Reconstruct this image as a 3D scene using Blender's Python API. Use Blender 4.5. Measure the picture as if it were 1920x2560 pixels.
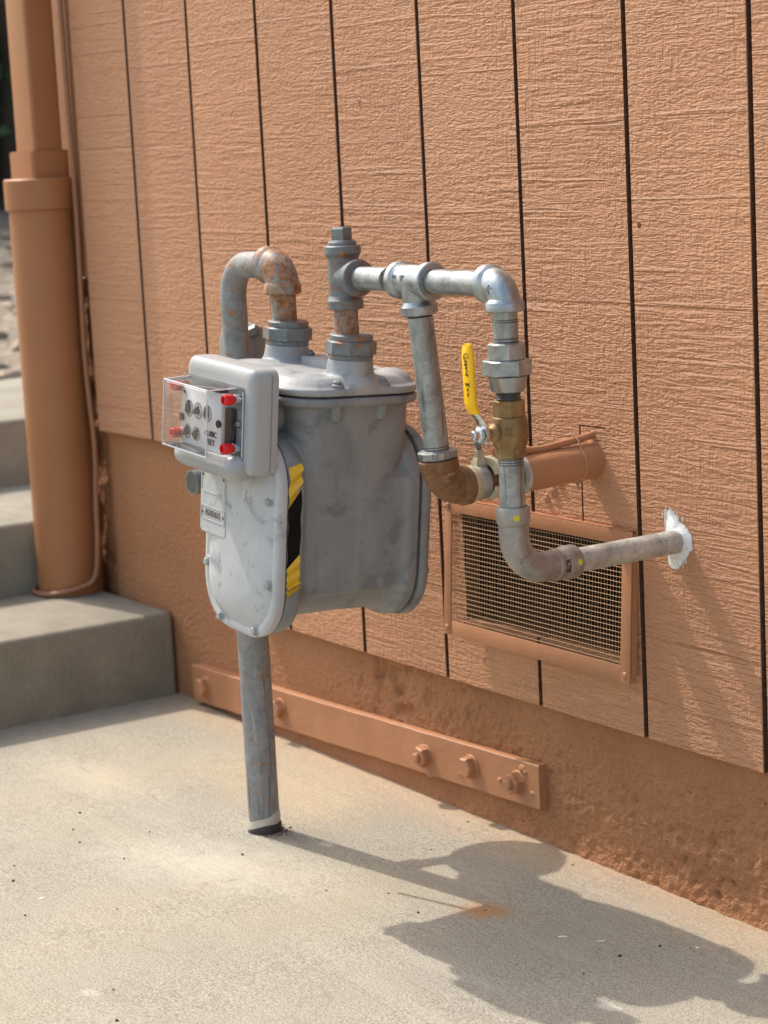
import bpy, bmesh, math, random
import numpy as np
from mathutils import Vector, Matrix, Euler
random.seed(7)
scene = bpy.context.scene
for o in list(bpy.data.objects): bpy.data.objects.remove(o)
C = scene.collection
R = math.radians

# ------------------------------------------------------------------ camera
CAM_POS = Vector((3.38314, -1.59934, 0.87895))
YAW, PIT, ROLL = -1.00223232, -0.165876739, -0.0517117499
fw = Vector((math.sin(YAW)*math.cos(PIT), math.cos(YAW)*math.cos(PIT), math.sin(PIT)))
rt = Vector((math.cos(YAW), -math.sin(YAW), 0)); up = rt.cross(fw)
r2 = rt*math.cos(ROLL)+up*math.sin(ROLL); u2 = -rt*math.sin(ROLL)+up*math.cos(ROLL)
cd = bpy.data.cameras.new('camera'); cam = bpy.data.objects.new('camera', cd); C.objects.link(cam)
M = Matrix((r2, u2, -fw)).transposed().to_4x4(); M.translation = CAM_POS
cam.matrix_world = M
cd.sensor_fit = 'VERTICAL'; cd.sensor_height = 36.0; cd.lens = 5561.27/2560*36
cd.clip_start = .05; cd.clip_end = 300
cd.dof.use_dof = True; cd.dof.focus_distance = 2.50; cd.dof.aperture_fstop = 7.5
scene.camera = cam
scene.render.resolution_x = 768; scene.render.resolution_y = 1024

# ------------------------------------------------------------------ sky, sun, exposure
SUN_DIR = Vector((1.0, 0.185, -1.29)).normalized()      # direction the light travels
w = bpy.data.worlds.new('World'); scene.world = w; w.use_nodes = True
nt = w.node_tree; nt.nodes.clear()
sky = nt.nodes.new('ShaderNodeTexSky'); sky.sky_type = 'NISHITA'; sky.sun_disc = False
to_sun = -SUN_DIR
sky.sun_elevation = math.asin(to_sun.z)
sky.sun_rotation = math.atan2(to_sun.x, to_sun.y)
sky.air_density = 1.7; sky.dust_density = 4.0; sky.ozone_density = 0.6
bg = nt.nodes.new('ShaderNodeBackground'); bg.inputs['Strength'].default_value = 0.15
wo = nt.nodes.new('ShaderNodeOutputWorld')
nt.links.new(sky.outputs[0], bg.inputs[0]); nt.links.new(bg.outputs[0], wo.inputs[0])
sd = bpy.data.lights.new('sun', 'SUN'); sd.energy = 2.05; sd.angle = R(0.55); sd.color = (1.0, 0.935, 0.84)
so = bpy.data.objects.new('sun', sd); C.objects.link(so)
so.rotation_euler = SUN_DIR.to_track_quat('-Z', 'Y').to_euler(); so.location = (-6, -2, 9)
vs = scene.view_settings; vs.view_transform = 'Standard'; vs.look = 'None'; vs.gamma = 1; vs.use_curve_mapping = False
vs.exposure = 0.87

# ------------------------------------------------------------------ material helpers
def srgb(r, g, b):
    f = lambda c: (c/255/12.92 if c/255 <= .04045 else ((c/255+.055)/1.055)**2.4)
    return (f(r), f(g), f(b), 1)
class NT:
    def __init__(s, name):
        s.m = bpy.data.materials.new(name); s.m.use_nodes = True
        s.t = s.m.node_tree; s.t.nodes.clear()
        s.out = s.t.nodes.new('ShaderNodeOutputMaterial')
    def n(s, typ, **kw):
        nd = s.t.nodes.new(typ)
        for k, v in kw.items(): setattr(nd, k, v)
        return nd
    def l(s, a, b): s.t.links.new(a, b)
    def coord(s, scale=(1, 1, 1), kind='Object', rnd=0):
        tc = s.n('ShaderNodeTexCoord'); mp = s.n('ShaderNodeMapping'); mp.inputs['Scale'].default_value = scale
        s.l(tc.outputs[kind], mp.inputs[0])
        if rnd:
            oi = s.n('ShaderNodeObjectInfo'); mm = s.n('ShaderNodeMath', operation='MULTIPLY'); mm.inputs[1].default_value = rnd
            s.l(oi.outputs['Random'], mm.inputs[0]); cx = s.n('ShaderNodeCombineXYZ'); s.l(mm.outputs[0], cx.inputs[1])
            s.l(cx.outputs[0], mp.inputs['Location'])
        return mp.outputs[0]
    def noise(s, vec, scale, detail=3, rough=.55, dist=0):
        nd = s.n('ShaderNodeTexNoise'); nd.inputs['Scale'].default_value = scale; nd.inputs['Detail'].default_value = detail
        nd.inputs['Roughness'].default_value = rough; nd.inputs['Distortion'].default_value = dist
        s.l(vec, nd.inputs['Vector']); return nd.outputs[0]
    def ramp(s, fac, a, b, ca=(0, 0, 0, 1), cb=(1, 1, 1, 1)):
        r = s.n('ShaderNodeValToRGB'); e = r.color_ramp.elements
        e[0].position = a; e[0].color = ca; e[1].position = b; e[1].color = cb
        s.l(fac, r.inputs[0]); return r.outputs[0]
    def mix(s, fac, a, b, mode='MIX'):
        m = s.n('ShaderNodeMix', data_type='RGBA', blend_type=mode)
        for src, i in ((fac, 0), (a, 6), (b, 7)):
            if isinstance(src, (int, float)): m.inputs[i].default_value = src
            elif isinstance(src, tuple): m.inputs[i].default_value = src
            else: s.l(src, m.inputs[i])
        return m.outputs[2]
    def math(s, op, a, b=None, c=None):
        m = s.n('ShaderNodeMath', operation=op)
        for src, i in ((a, 0), (b, 1), (c, 2)):
            if src is None: continue
            if isinstance(src, (int, float)): m.inputs[i].default_value = src
            else: s.l(src, m.inputs[i])
        return m.outputs[0]
    def bump(s, h, strength=.5, dist=.002, normal=None):
        b = s.n('ShaderNodeBump'); b.inputs['Strength'].default_value = strength; b.inputs['Distance'].default_value = dist
        s.l(h, b.inputs['Height'])
        if normal is not None: s.l(normal, b.inputs['Normal'])
        return b.outputs[0]
    def bsdf(s, col, rough=.6, metal=0, normal=None, spec=.5, **kw):
        p = s.n('ShaderNodeBsdfPrincipled')
        for src, nm in ((col, 'Base Color'), (rough, 'Roughness'), (metal, 'Metallic'), (spec, 'Specular IOR Level')):
            if isinstance(src, (int, float, tuple)): p.inputs[nm].default_value = src
            else: s.l(src, p.inputs[nm])
        for k, v in kw.items(): p.inputs[k].default_value = v
        if normal is not None: s.l(normal, p.inputs['Normal'])
        s.l(p.outputs[0], s.out.inputs[0]); return p

PAINT = srgb(196, 136, 94)
MAT = {}
def m_siding():
    s = NT('siding_paint')
    a = s.noise(s.coord((11, 1, 140), rnd=40), 1, 1.2, .5, 1.0)        # long horizontal saw marks
    b = s.noise(s.coord((62, 1, 235), rnd=40), 1, .6, .5, 1.4)         # short cross scratches
    c = s.noise(s.coord((190, 1, 34), rnd=40), 1, .8, .5, .8)          # vertical grain
    d = s.noise(s.coord((150, 150, 150)), 1, 1.5, .55, .8)
    reg = s.noise(s.coord((7, 7, 5), rnd=9), 1, 3)
    regm = s.ramp(reg, .40, .62); regh = s.ramp(s.noise(s.coord((3.5, 4, 7), rnd=19), 1, 3), .36, .66)
    lines = s.ramp(s.noise(s.coord((.35, 1, 30)), 1, 2, .5, .12), .65, .70)
    scr = s.ramp(s.noise(s.coord((1.6, 1, 95), rnd=2), 1, 2, .5, .25), .62, .70)
    knot = s.noise(s.coord((30, 1, 6), rnd=20), 1, 1, .5, 2.5)
    kring = s.math('SINE', s.math('MULTIPLY', knot, 60))
    kmask = s.ramp(s.noise(s.coord((3.5, 1, 2), rnd=31), 1, 1), .60, .70)
    h = s.math('ADD', s.math('MULTIPLY', a, s.math('ADD', s.math('MULTIPLY', regh, 1.2), .35)), s.math('MULTIPLY', b, s.math('SUBTRACT', 1.15, s.math('MULTIPLY', regh, .5))))
    h = s.math('ADD', h, s.math('MULTIPLY', s.math('MULTIPLY', c, s.math('ADD', regm, .25)), .8))
    h = s.math('ADD', h, s.math('MULTIPLY', d, .65))
    h = s.math('SUBTRACT', h, s.math('MULTIPLY', lines, .60))
    h = s.math('ADD', h, s.math('MULTIPLY', scr, .50))
    h = s.math('ADD', h, s.math('MULTIPLY', s.math('MULTIPLY', kring, kmask), .08))
    nrm = s.bump(h, 1.0, .0025)
    big = s.noise(s.coord((3, 3, 2), rnd=11), 1, 4)
    col = s.mix(s.ramp(big, .3, .7), srgb(180, 130, 98), srgb(191, 139, 104))
    col = s.mix(s.math('MULTIPLY', s.ramp(d, .62, .75), .18), col, srgb(160, 112, 82))
    col = s.mix(s.math('MULTIPLY', s.ramp(s.noise(s.coord((9, 1, 1.2), rnd=17), 1, 4, .6), .5, .75), .30), col, srgb(166, 116, 86))
    s.bsdf(col, .62, normal=nrm, spec=.3); return s.m
def m_trim():
    s = NT('trim_paint')
    v = s.coord()
    n1 = s.noise(v, 40, 4); n2 = s.noise(v, 260, 3)
    col = s.mix(s.ramp(s.noise(v, 9, 3), .3, .7), srgb(166, 115, 82), srgb(178, 125, 89))
    nrm = s.bump(s.math('ADD', n1, s.math('MULTIPLY', n2, .4)), .6, .0016)
    s.bsdf(col, .5, normal=nrm, spec=.4); return s.m
def m_downspout():
    s = NT('downspout_paint')
    v = s.coord()
    col = s.mix(s.ramp(s.noise(v, 6, 3), .3, .7), srgb(158, 104, 68), srgb(167, 112, 74))
    s.bsdf(col, .42, normal=s.bump(s.noise(v, 120, 3), .15, .001), spec=.4); return s.m
def m_found():
    s = NT('foundation_paint')
    v = s.coord()
    n1 = s.noise(v, 120, 3, .6); n2 = s.noise(v, 260, 2, .6)
    vo = s.n('ShaderNodeTexVoronoi'); vo.inputs['Scale'].default_value = 150; s.l(v, vo.inputs['Vector'])
    h = s.math('ADD', s.math('ADD', n1, s.math('MULTIPLY', n2, .6)), s.math('MULTIPLY', vo.outputs[0], .35))
    col = s.mix(s.ramp(s.noise(v, 7, 4), .3, .7), srgb(160, 110, 76), srgb(173, 121, 85))
    # crumbs of bare mortar where the paint never reached
    bare = s.math('MULTIPLY', s.ramp(s.noise(v, 190, 2, .5), .68, .72), s.ramp(s.noise(v, 16, 3), .50, .62))
    col = s.mix(bare, col, srgb(78, 46, 30))
    s.bsdf(col, .72, normal=s.bump(h, 1.0, .0040), spec=.25); return s.m
def m_groove():
    s = NT('bare_wood_backing')
    v = s.coord()
    n = s.noise(v, 220, 4, .7)
    s.bsdf(s.mix(s.ramp(n, .35, .7), srgb(74, 48, 35), srgb(124, 84, 61)), .85, normal=s.bump(n, .6, .003)); return s.m
def m_concrete(name, base, alt, stain=False):
    s = NT(name)
    v = s.coord()
    fine = s.noise(v, 430, 3, .7); mid = s.noise(v, 130, 4, .6); big = s.noise(v, 5, 5, .6)
    broom = s.noise(s.coord((10, 170, 40)), 1, 3, .6, .3)
    col = s.mix(s.ramp(big, .3, .7), base, alt)
    col = s.mix(s.ramp(fine, .34, .60), srgb(118, 112, 98) if stain else srgb(140, 132, 114), col)
    col = s.mix(s.math('MULTIPLY', s.ramp(s.noise(v, 900, 1), .62, .7), .4), col, srgb(214, 206, 186))
    if not stain:
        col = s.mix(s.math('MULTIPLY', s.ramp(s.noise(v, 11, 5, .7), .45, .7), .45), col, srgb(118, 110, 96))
    if stain:
        g = s.n('ShaderNodeNewGeometry'); sp = s.n('ShaderNodeSeparateXYZ'); s.l(g.outputs['Position'], sp.inputs[0])
        wob = s.math('MULTIPLY', s.math('SUBTRACT', s.noise(v, 45, 4), .5), .9)
        def blob(cx, cy, rx, ry, rotd=0):
            dx = s.math('SUBTRACT', sp.outputs[0], cx); dy = s.math('SUBTRACT', sp.outputs[1], cy)
            ca, sa = math.cos(R(rotd)), math.sin(R(rotd))
            ux = s.math('ADD', s.math('MULTIPLY', dx, ca/rx), s.math('MULTIPLY', dy, sa/rx))
            uy = s.math('ADD', s.math('MULTIPLY', dx, -sa/ry), s.math('MULTIPLY', dy, ca/ry))
            d2 = s.math('ADD', s.math('MULTIPLY', ux, ux), s.math('MULTIPLY', uy, uy))
            return s.math('SUBTRACT', 1.0, s.math('ADD', s.math('SQRT', d2), wob))
        # soft ochre wash that has bled along the foot of the wall
        wash = s.ramp(s.math('ADD', s.math('MULTIPLY', s.math('ADD', sp.outputs[1], .09), 9), wob), .0, .9)
        col = s.mix(s.math('MULTIPLY', wash, .38), col, srgb(208, 160, 114))
        col = s.mix(s.math('MULTIPLY', s.ramp(blob(.80, -.12, .22, .10), 0, .8), .30), col, srgb(206, 172, 124))
        col = s.mix(s.math('MULTIPLY', s.ramp(blob(1.0, -.36, .22, .10, 20), 0, .9), .5), col, srgb(204, 198, 184))
        col = s.mix(s.math('MULTIPLY', s.ramp(blob(.55, -.30, .20, .07, 10), 0, .9), .4), col, srgb(200, 190, 168))
        crk = s.math('ABSOLUTE', s.math('SUBTRACT', s.noise(v, 1.7, 5, .6, .3), .52))
        col = s.mix(s.math('MULTIPLY', s.ramp(crk, .0, .0022, (1, 1, 1, 1), (0, 0, 0, 1)), .30), col, srgb(120, 108, 88))
        rst = s.math('MULTIPLY', s.ramp(blob(1.350, -.190, .042, .036, 40), -.35, .75), s.ramp(s.noise(v, 210, 4, .7), .22, .58))
        col = s.mix(rst, col, srgb(178, 112, 42))
        for cx, cy, a in ((1.662, -.256, .45), (1.279, -.661, .22), (1.02, -.205, .3)):
            col = s.mix(s.math('MULTIPLY', s.ramp(blob(cx, cy, .022, .012, 15), .2, .7), a), col, srgb(236, 230, 220))
        col = s.mix(s.math('MULTIPLY', s.ramp(s.noise(v, 2.3, 3), .45, .7), .25), col, srgb(186, 168, 136))
    col = s.mix(s.math('MULTIPLY', s.ramp(s.noise(s.coord((3, 26, 26)), 1, 4, .65, .5), .52, .75), .14), col, srgb(206, 200, 186))
    col = s.mix(s.math('MULTIPLY', s.ramp(s.noise(v, 38, 5, .7), .56, .72), .22), col, srgb(126, 118, 102))
    h = s.math('ADD', s.math('MULTIPLY', fine, .8), s.math('ADD', mid, s.math('MULTIPLY', broom, .9)))
    s.bsdf(col, .85, normal=s.bump(h, .6, .0030), spec=.2); return s.m
def m_meter(name='meter_grey_paint', up=0):  # up lightens the one grey for sunlit parts, light put into the colour
    s = NT(name); K = lambda a, b, c: srgb(a+up, b+up, c+up)
    v = s.coord()
    n1 = s.noise(v, 16, 4, .6, .4); n2 = s.noise(v, 420, 2); n3 = s.noise(v, 24, 4, .6, .5); n4 = s.noise(s.coord((14, 14, 5)), 1, 4, .6, 1.0)
    col = s.mix(s.ramp(n1, .35, .68), K(124, 127, 130), K(140, 142, 143))
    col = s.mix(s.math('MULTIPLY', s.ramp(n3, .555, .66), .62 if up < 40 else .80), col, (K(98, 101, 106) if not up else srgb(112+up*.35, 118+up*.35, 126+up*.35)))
    col = s.mix(s.math('MULTIPLY', s.ramp(s.noise(s.coord((70, 70, 10)), 1, 4, .65, .6), .55, .75), .35), col, K(104, 105, 108))
    col = s.mix(s.math('MULTIPLY', s.ramp(n4, .58, .75), .5), col, K(160, 160, 158))
    col = s.mix(s.math('MULTIPLY', s.ramp(s.noise(v, 150, 2), .70, .74), .6), col, K(98, 96, 94))
    h = s.math('ADD', s.math('MULTIPLY', s.noise(v, 60, 3), .8), s.math('MULTIPLY', s.noise(v, 300, 2, .6), .5))
    s.bsdf(col, s.ramp(n1, .3, .7, (.42, .42, .42, 1), (.62, .62, .62, 1)), normal=s.bump(h, .45, .001), spec=.4); return s.m
def m_plain(name, col, rough=.5, metal=0, bump=.0, bscale=200, var=0, spec=.5, **kw):
    s = NT(name); nrm = None
    v = s.coord()
    if bump: nrm = s.bump(s.noise(v, bscale, 3), bump, .001)
    c = col
    if var:
        d = tuple(max(0, x*(1-var)) for x in col[:3])+(1,)
        c = s.mix(s.ramp(s.noise(v, bscale*.25, 4), .3, .7), d, col)
    s.bsdf(c, rough, metal, nrm, spec, **kw); return s.m
def m_galv(name, bright, dark, metal=.75, rust=0.0, streak=True, rough=(.30, .5), rustcol=(150, 88, 46)):
    s = NT(name)
    v = s.coord()
    n = s.noise(v, 45, 5, .65, .5); f = s.noise(v, 330, 3)
    col = s.mix(s.ramp(n, .3, .7), srgb(*dark), srgb(*bright))
    col = s.mix(s.math('MULTIPLY', s.ramp(s.noise(v, 110, 4, .7, .8), .58, .70), .38), col, srgb(*[int(c*.55) for c in dark]))
    col = s.mix(s.math('MULTIPLY', s.ramp(s.noise(v, 85, 3, .6, 1.0), .62, .74), .35), col, srgb(206, 202, 194))
    if streak:
        st = s.noise(s.coord((160, 160, 9)), 1, 3, .6)
        col = s.mix(s.math('MULTIPLY', s.ramp(st, .58, .70), .6), col, srgb(58, 58, 58))
        col = s.mix(s.math('MULTIPLY', s.ramp(s.noise(s.coord((120, 120, 14)), 1, 3), .62, .75), .5), col, srgb(205, 200, 188))
    mt = metal
    if rust > 0:
        rn = s.noise(v, 60, 6, .7, .6)
        rm = s.ramp(rn, .57-rust*.35, .74-rust*.35)
        rc = s.mix(s.ramp(s.noise(v, 150, 3), .35, .65), srgb(108, 66, 38), srgb(*[min(255, c+14) for c in rustcol]))
        col = s.mix(rm, col, rc)
        inv = s.math('SUBTRACT', 1, rm); mt = s.math('MULTIPLY', inv, metal)
    s.bsdf(col, s.ramp(n, .3, .7, (rough[0],)*3+(1,), (rough[1],)*3+(1,)), mt, s.bump(s.math('ADD', n, s.math('MULTIPLY', f, .7)), .25, .0012)); return s.m
def m_clear():
    s = NT('clear_plastic')
    tr = s.n('ShaderNodeBsdfTransparent'); tr.inputs[0].default_value = (.955, .955, .975, 1)
    gl = s.n('ShaderNodeBsdfGlossy'); gl.inputs['Roughness'].default_value = .10
    fr = s.n('ShaderNodeFresnel'); fr.inputs['IOR'].default_value = 1.5
    mx = s.n('ShaderNodeMixShader'); s.l(s.math('ADD', s.math('MULTIPLY', fr.outputs[0], 1.1), .05), mx.inputs[0])
    s.l(tr.outputs[0], mx.inputs[1]); s.l(gl.outputs[0], mx.inputs[2]); s.l(mx.outputs[0], s.out.inputs[0]); return s.m
def m_leaf():
    s = NT('hedge_leaf'); oi = s.coord()
    col = s.mix(s.ramp(s.noise(oi, 6, 3), .3, .7), srgb(30, 46, 24), srgb(58, 82, 40))
    s.bsdf(col, .6); return s.m
def m_gravel():
    s = NT('gravel'); v = s.coord()
    vo = s.n('ShaderNodeTexVoronoi'); vo.inputs['Scale'].default_value = 26; s.l(v, vo.inputs['Vector'])
    col = s.mix(s.ramp(s.noise(v, 14, 5), .3, .7), srgb(70, 60, 56), srgb(176, 158, 134))
    col = s.mix(.5, col, s.mix(vo.outputs[1], srgb(90, 78, 70), srgb(190, 170, 145)))
    s.bsdf(col, .9, normal=s.bump(vo.outputs[0], 1, .03)); return s.m
MAT['siding'] = m_siding(); MAT['trim'] = m_trim(); MAT['down'] = m_downspout(); MAT['found'] = m_found(); MAT['groove'] = m_groove()
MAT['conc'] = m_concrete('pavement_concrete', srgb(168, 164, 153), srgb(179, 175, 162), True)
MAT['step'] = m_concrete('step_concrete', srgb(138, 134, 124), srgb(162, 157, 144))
MAT['meter'] = m_meter()  # darker copy of the grey, shade of the case side in its colour
MAT['chalk_lit'] = m_meter('chalky_sunlit_grey', 48)  # front cover copy: chalky paint, plus sunlight put into the colour
MAT['grey_lit'] = m_meter('sunlit_grey_paint', 22)  # lid copy, its sunlight painted in as a lighter grey
MAT['plastic'] = m_plain('grey_plastic', srgb(164, 166, 168), .33, 0, .05, 300, .06)
MAT['galv'] = m_galv('bright_galvanized', (184, 189, 192), (126, 133, 138), .8, streak=False, rough=(.32, .5))
MAT['galvpipe'] = m_galv('galvanized_pipe', (176, 180, 181), (120, 126, 128), .65, rough=(.36, .55))
MAT['oldpipe'] = m_galv('weathered_pipe', (204, 200, 190), (146, 146, 142), .3, rough=(.4, .65))
MAT['riser'] = m_galv('riser_grey_paint', (150, 150, 152), (116, 118, 122), .1, rust=.04, streak=True, rough=(.4, .6), rustcol=(170, 120, 60))
MAT['riserrust'] = m_galv('rusted_grey_paint', (158, 158, 152), (112, 114, 114), .15, rust=.50, streak=False, rough=(.45, .7), rustcol=(158, 104, 60))
MAT['riserbend'] = m_galv('spotted_grey_paint', (150, 152, 152), (112, 118, 122), .12, rust=.15, streak=False, rough=(.45, .7), rustcol=(160, 112, 60))
MAT['greyfit'] = m_galv('grey_painted_fitting', (128, 134, 136), (94, 102, 106), .25, rust=.17, streak=False, rough=(.4, .6))
MAT['rusty'] = m_galv('rusted_iron', (146, 116, 80), (94, 60, 38), .2, rust=.32, streak=False, rough=(.5, .75), rustcol=(120, 76, 40))
MAT['press'] = m_galv('zinc_press_fitting', (166, 164, 162), (134, 132, 130), .6, streak=False, rough=(.3, .42))
MAT['thread'] = m_plain('oiled_thread', srgb(105, 106, 106), .4, .7, .2, 300, .4)
MAT['brass'] = m_galv('brass', (160, 132, 92), (108, 86, 56), .6, streak=False, rough=(.42, .6))
MAT['chrome'] = m_plain('zinc_plated_steel', srgb(205, 208, 210), .22, 1, .05)
MAT['yellow'] = m_plain('yellow_vinyl', srgb(240, 186, 6), .4, 0, .03)
MAT['tape'] = m_plain('yellow_tape', srgb(218, 174, 44), .45, 0, .25, 60)
MAT['tapeblack'] = m_plain('black_tape_print', srgb(12, 11, 11), .75, 0, .2, 60, 0, .2)
MAT['black'] = m_plain('black_plastic', srgb(24, 24, 26), .4)
MAT['sleeve'] = m_plain('dusty_black_sleeve', srgb(62, 60, 56), .7, 0, .4, 200, .4)
MAT['wrap'] = m_plain('dirty_white_wrap', srgb(206, 198, 182), .7, 0, .4, 200, .3)
MAT['dark'] = m_plain('dark_void', srgb(10, 8, 7), .95)  # near-black colour stands in for the shade inside the vent cavity
MAT['white'] = m_plain('white_card', srgb(232, 234, 236), .5)
MAT['red'] = m_plain('red_plastic', srgb(214, 22, 34), .25, 0, 0, 200, 0, .5)
MAT['seal'] = m_plain('white_sealant', srgb(226, 227, 226), .6, 0, .9, 180, .18)
MAT['clear'] = m_clear()
MAT['edge'] = m_plain('edge_glint_white', srgb(226, 228, 236), .15, 0, 0, 200, 0, .6, Alpha=.5)  # whitish tint stands for light reflected on the window sides
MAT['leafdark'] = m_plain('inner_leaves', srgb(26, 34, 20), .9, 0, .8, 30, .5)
MAT['leaf'] = m_leaf(); MAT['gravel'] = m_gravel()
MAT['bark'] = m_plain('bark', srgb(60, 46, 36), .9, 0, .5, 60)
MAT['putty'] = m_plain('pipe_dope', srgb(190, 178, 150), .6, 0, .5, 300, .3)
MAT['wire'] = m_plain('painted_wire', srgb(172, 138, 104), .5, .0, .2, 300)
MAT['stud'] = m_plain('old_stud_wood', srgb(92, 56, 32), .85, 0, .4, 90, .4)
MAT['ink'] = m_plain('black_ink', srgb(30, 28, 28), .6)
MAT['inkred'] = m_plain('dark_maroon_enamel', srgb(122, 104, 96), .5)
MAT['yelldot'] = m_plain('yellow_paint_dot', srgb(198, 186, 20), .5)
MAT['chip'] = m_plain('pale_chip', srgb(240, 236, 226), .6)
MAT['speck'] = m_plain('dark_debris', srgb(58, 48, 38), .8)
MAT['meshscreen'] = m_plain('steel_mesh', srgb(140, 142, 142), .45, .6)
MAT['cable'] = m_plain('painted_cable', srgb(150, 102, 72), .5)
MAT['soil'] = m_plain('soil', srgb(110, 96, 80), .9, 0, .6, 60, .4)

# ------------------------------------------------------------------ mesh helpers
class MB:
    def __init__(s): s.v = []; s.f = []
    def add(s, vs, fs):
        o = len(s.v); s.v += [tuple(x) for x in vs]; s.f += [tuple(i+o for i in f) for f in fs]; return s
    def box(s, x0, x1, y0, y1, z0, z1, bev=0):
        if not bev:
            vs = [(x, y, z) for x in (x0, x1) for y in (y0, y1) for z in (z0, z1)]
            return s.add(vs, [(0, 1, 3, 2), (4, 6, 7, 5), (0, 4, 5, 1), (2, 3, 7, 6), (0, 2, 6, 4), (1, 5, 7, 3)])
        bm = bmesh.new(); bmesh.ops.create_cube(bm, size=1)
        for vv in bm.verts: vv.co = Vector((x0+(vv.co.x+.5)*(x1-x0), y0+(vv.co.y+.5)*(y1-y0), z0+(vv.co.z+.5)*(z1-z0)))
        bmesh.ops.bevel(bm, geom=bm.edges[:], offset=bev, segments=2, affect='EDGES', profile=.5)
        bm.verts.index_update(); s.add([vv.co[:] for vv in bm.verts], [[x.index for x in f.verts] for f in bm.faces]); bm.free(); return s
    def rings(s, rings, cap=True, close=True):
        n = len(rings[0]); vs = [p for r in rings for p in r]; fs = []
        for i in range(len(rings)-1):
            for j in range(n if close else n-1):
                a = i*n+j; b = i*n+(j+1) % n
                fs.append((a, b, b+n, a+n))
        if cap: fs.append(tuple(range(n-1, -1, -1))); fs.append(tuple((len(rings)-1)*n+j for j in range(n)))
        return s.add(vs, fs)
    def lathe(s, o, ax, prof, seg=32, cap=True, rot=0):
        o = Vector(o); ax = Vector(ax).normalized(); a = ax.orthogonal().normalized(); b = ax.cross(a)
        rs = []
        for r, h in prof:
            rs.append([o+ax*h+(a*math.cos(t)+b*math.sin(t))*r for t in (rot+2*math.pi*j/seg for j in range(seg))])
        return s.rings(rs, cap)
    def cyl(s, a, b, r, seg=32, bev=.0):
        a = Vector(a); b = Vector(b); L = (b-a).length
        pr = [(r, 0), (r, L)] if not bev else [(r-bev, 0), (r, bev), (r, L-bev), (r-bev, L)]
        return s.lathe(a, b-a, pr, seg)
    def hexp(s, o, ax, r, h0, h1, n=6, ch=.0015, rot=0):
        return s.lathe(o, ax, [(r-ch*1.6, h0), (r, h0+ch), (r, h1-ch), (r-ch*1.6, h1)], n, True, rot)
    def thread(s, a, b, r, pitch=.0022, seg=28):
        a = Vector(a); b = Vector(b); L = (b-a).length; n = max(2, int(L/pitch)); pr = []
        for i in range(n):
            pr += [(r*.94, L*i/n), (r, L*(i+.45)/n), (r, L*(i+.55)/n)]
        pr.append((r*.94, L)); return s.lathe(a, b-a, pr, seg)
    def tube(s, pts, rad, seg=20, cap=True):
        pts = [Vector(p) for p in pts]; n = len(pts)
        if not isinstance(rad, (list, tuple)): rad = [rad]*n
        t0 = (pts[1]-pts[0]).normalized(); u = t0.orthogonal().normalized(); rs = []; prev = t0
        for i in range(n):
            t = (pts[min(i+1, n-1)]-pts[max(i-1, 0)]).normalized()
            q = prev.rotation_difference(t); u = q @ u; u = (u-t*u.dot(t)).normalized(); prev = t
            v = t.cross(u); rs.append([pts[i]+(u*math.cos(2*math.pi*j/seg)+v*math.sin(2*math.pi*j/seg))*rad[i] for j in range(seg)])
        return s.rings(rs, cap)
    def ball(s, c, rx, ry, rz, nu=20, nv=12):
        c = Vector(c); rs = []
        for i in range(nv+1):
            ph = -math.pi/2+math.pi*i/nv; rr = max(math.cos(ph), .001)
            rs.append([c+Vector((rx*rr*math.cos(2*math.pi*j/nu), ry*rr*math.sin(2*math.pi*j/nu), rz*math.sin(ph))) for j in range(nu)])
        return s.rings(rs, True)
    def build(s, name, mat, parent=None, local=False, smooth=35, shift=None):
        me = bpy.data.meshes.new(name); vs = s.v
        if parent is not None and not local:
            p = parent
            while p.parent: p = p.parent
            L = p.location; vs = [(x-L.x, y-L.y, z-L.z) for x, y, z in vs]
        me.from_pydata(vs, [], s.f); me.update()
        bm = bmesh.new(); bm.from_mesh(me); bmesh.ops.recalc_face_normals(bm, faces=bm.faces[:]); bm.to_mesh(me); bm.free()
        if smooth:
            me.polygons.foreach_set('use_smooth', [True]*len(me.polygons)); me.set_sharp_from_angle(angle=R(smooth))
        me.materials.append(MAT[mat] if isinstance(mat, str) else mat)
        o = bpy.data.objects.new(name, me); C.objects.link(o)
        if parent is not None: o.parent = parent
        return o
def tag(o, label, cat, group=None):
    o['label'] = label; o['category'] = cat
    if group: o['group'] = group
    return o
def thing(name, label, cat, loc=(0, 0, 0), group=None):
    o = bpy.data.objects.new(name, None); C.objects.link(o); o.location = loc; o.empty_display_size = .05
    return tag(o, label, cat, group)
def struct(o): o['kind'] = 'structure'; return o
def rrect(hx, hy, r, n=6, c=(0, 0)):
    pts = []
    for sx, sy, a0 in ((1, 1, 0), (-1, 1, 90), (-1, -1, 180), (1, -1, 270)):
        for i in range(n+1):
            a = R(a0+90*i/n); pts.append((c[0]+sx*(hx-r)+r*math.cos(a), c[1]+sy*(hy-r)+r*math.sin(a)))
    return pts
def remesh(o, vox, it=6, fac=.5):
    m = o.modifiers.new('r', 'REMESH'); m.mode = 'VOXEL'; m.voxel_size = vox
    k = o.modifiers.new('s', 'SMOOTH'); k.iterations = it; k.factor = fac
    dg = bpy.context.evaluated_depsgraph_get(); dg.update()
    me = bpy.data.meshes.new_from_object(o.evaluated_get(dg)); o.modifiers.clear()
    me.polygons.foreach_set('use_smooth', [True]*len(me.polygons))
    old = o.data; o.data = me
    if not me.materials: me.materials.append(old.materials[0])
    return o
def arc(c, u, v, r, a0, a1, n=12):
    c = Vector(c); u = Vector(u); v = Vector(v)
    return [c+u*r*math.cos(R(a0+(a1-a0)*i/n))+v*r*math.sin(R(a0+(a1-a0)*i/n)) for i in range(n+1)]
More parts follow.
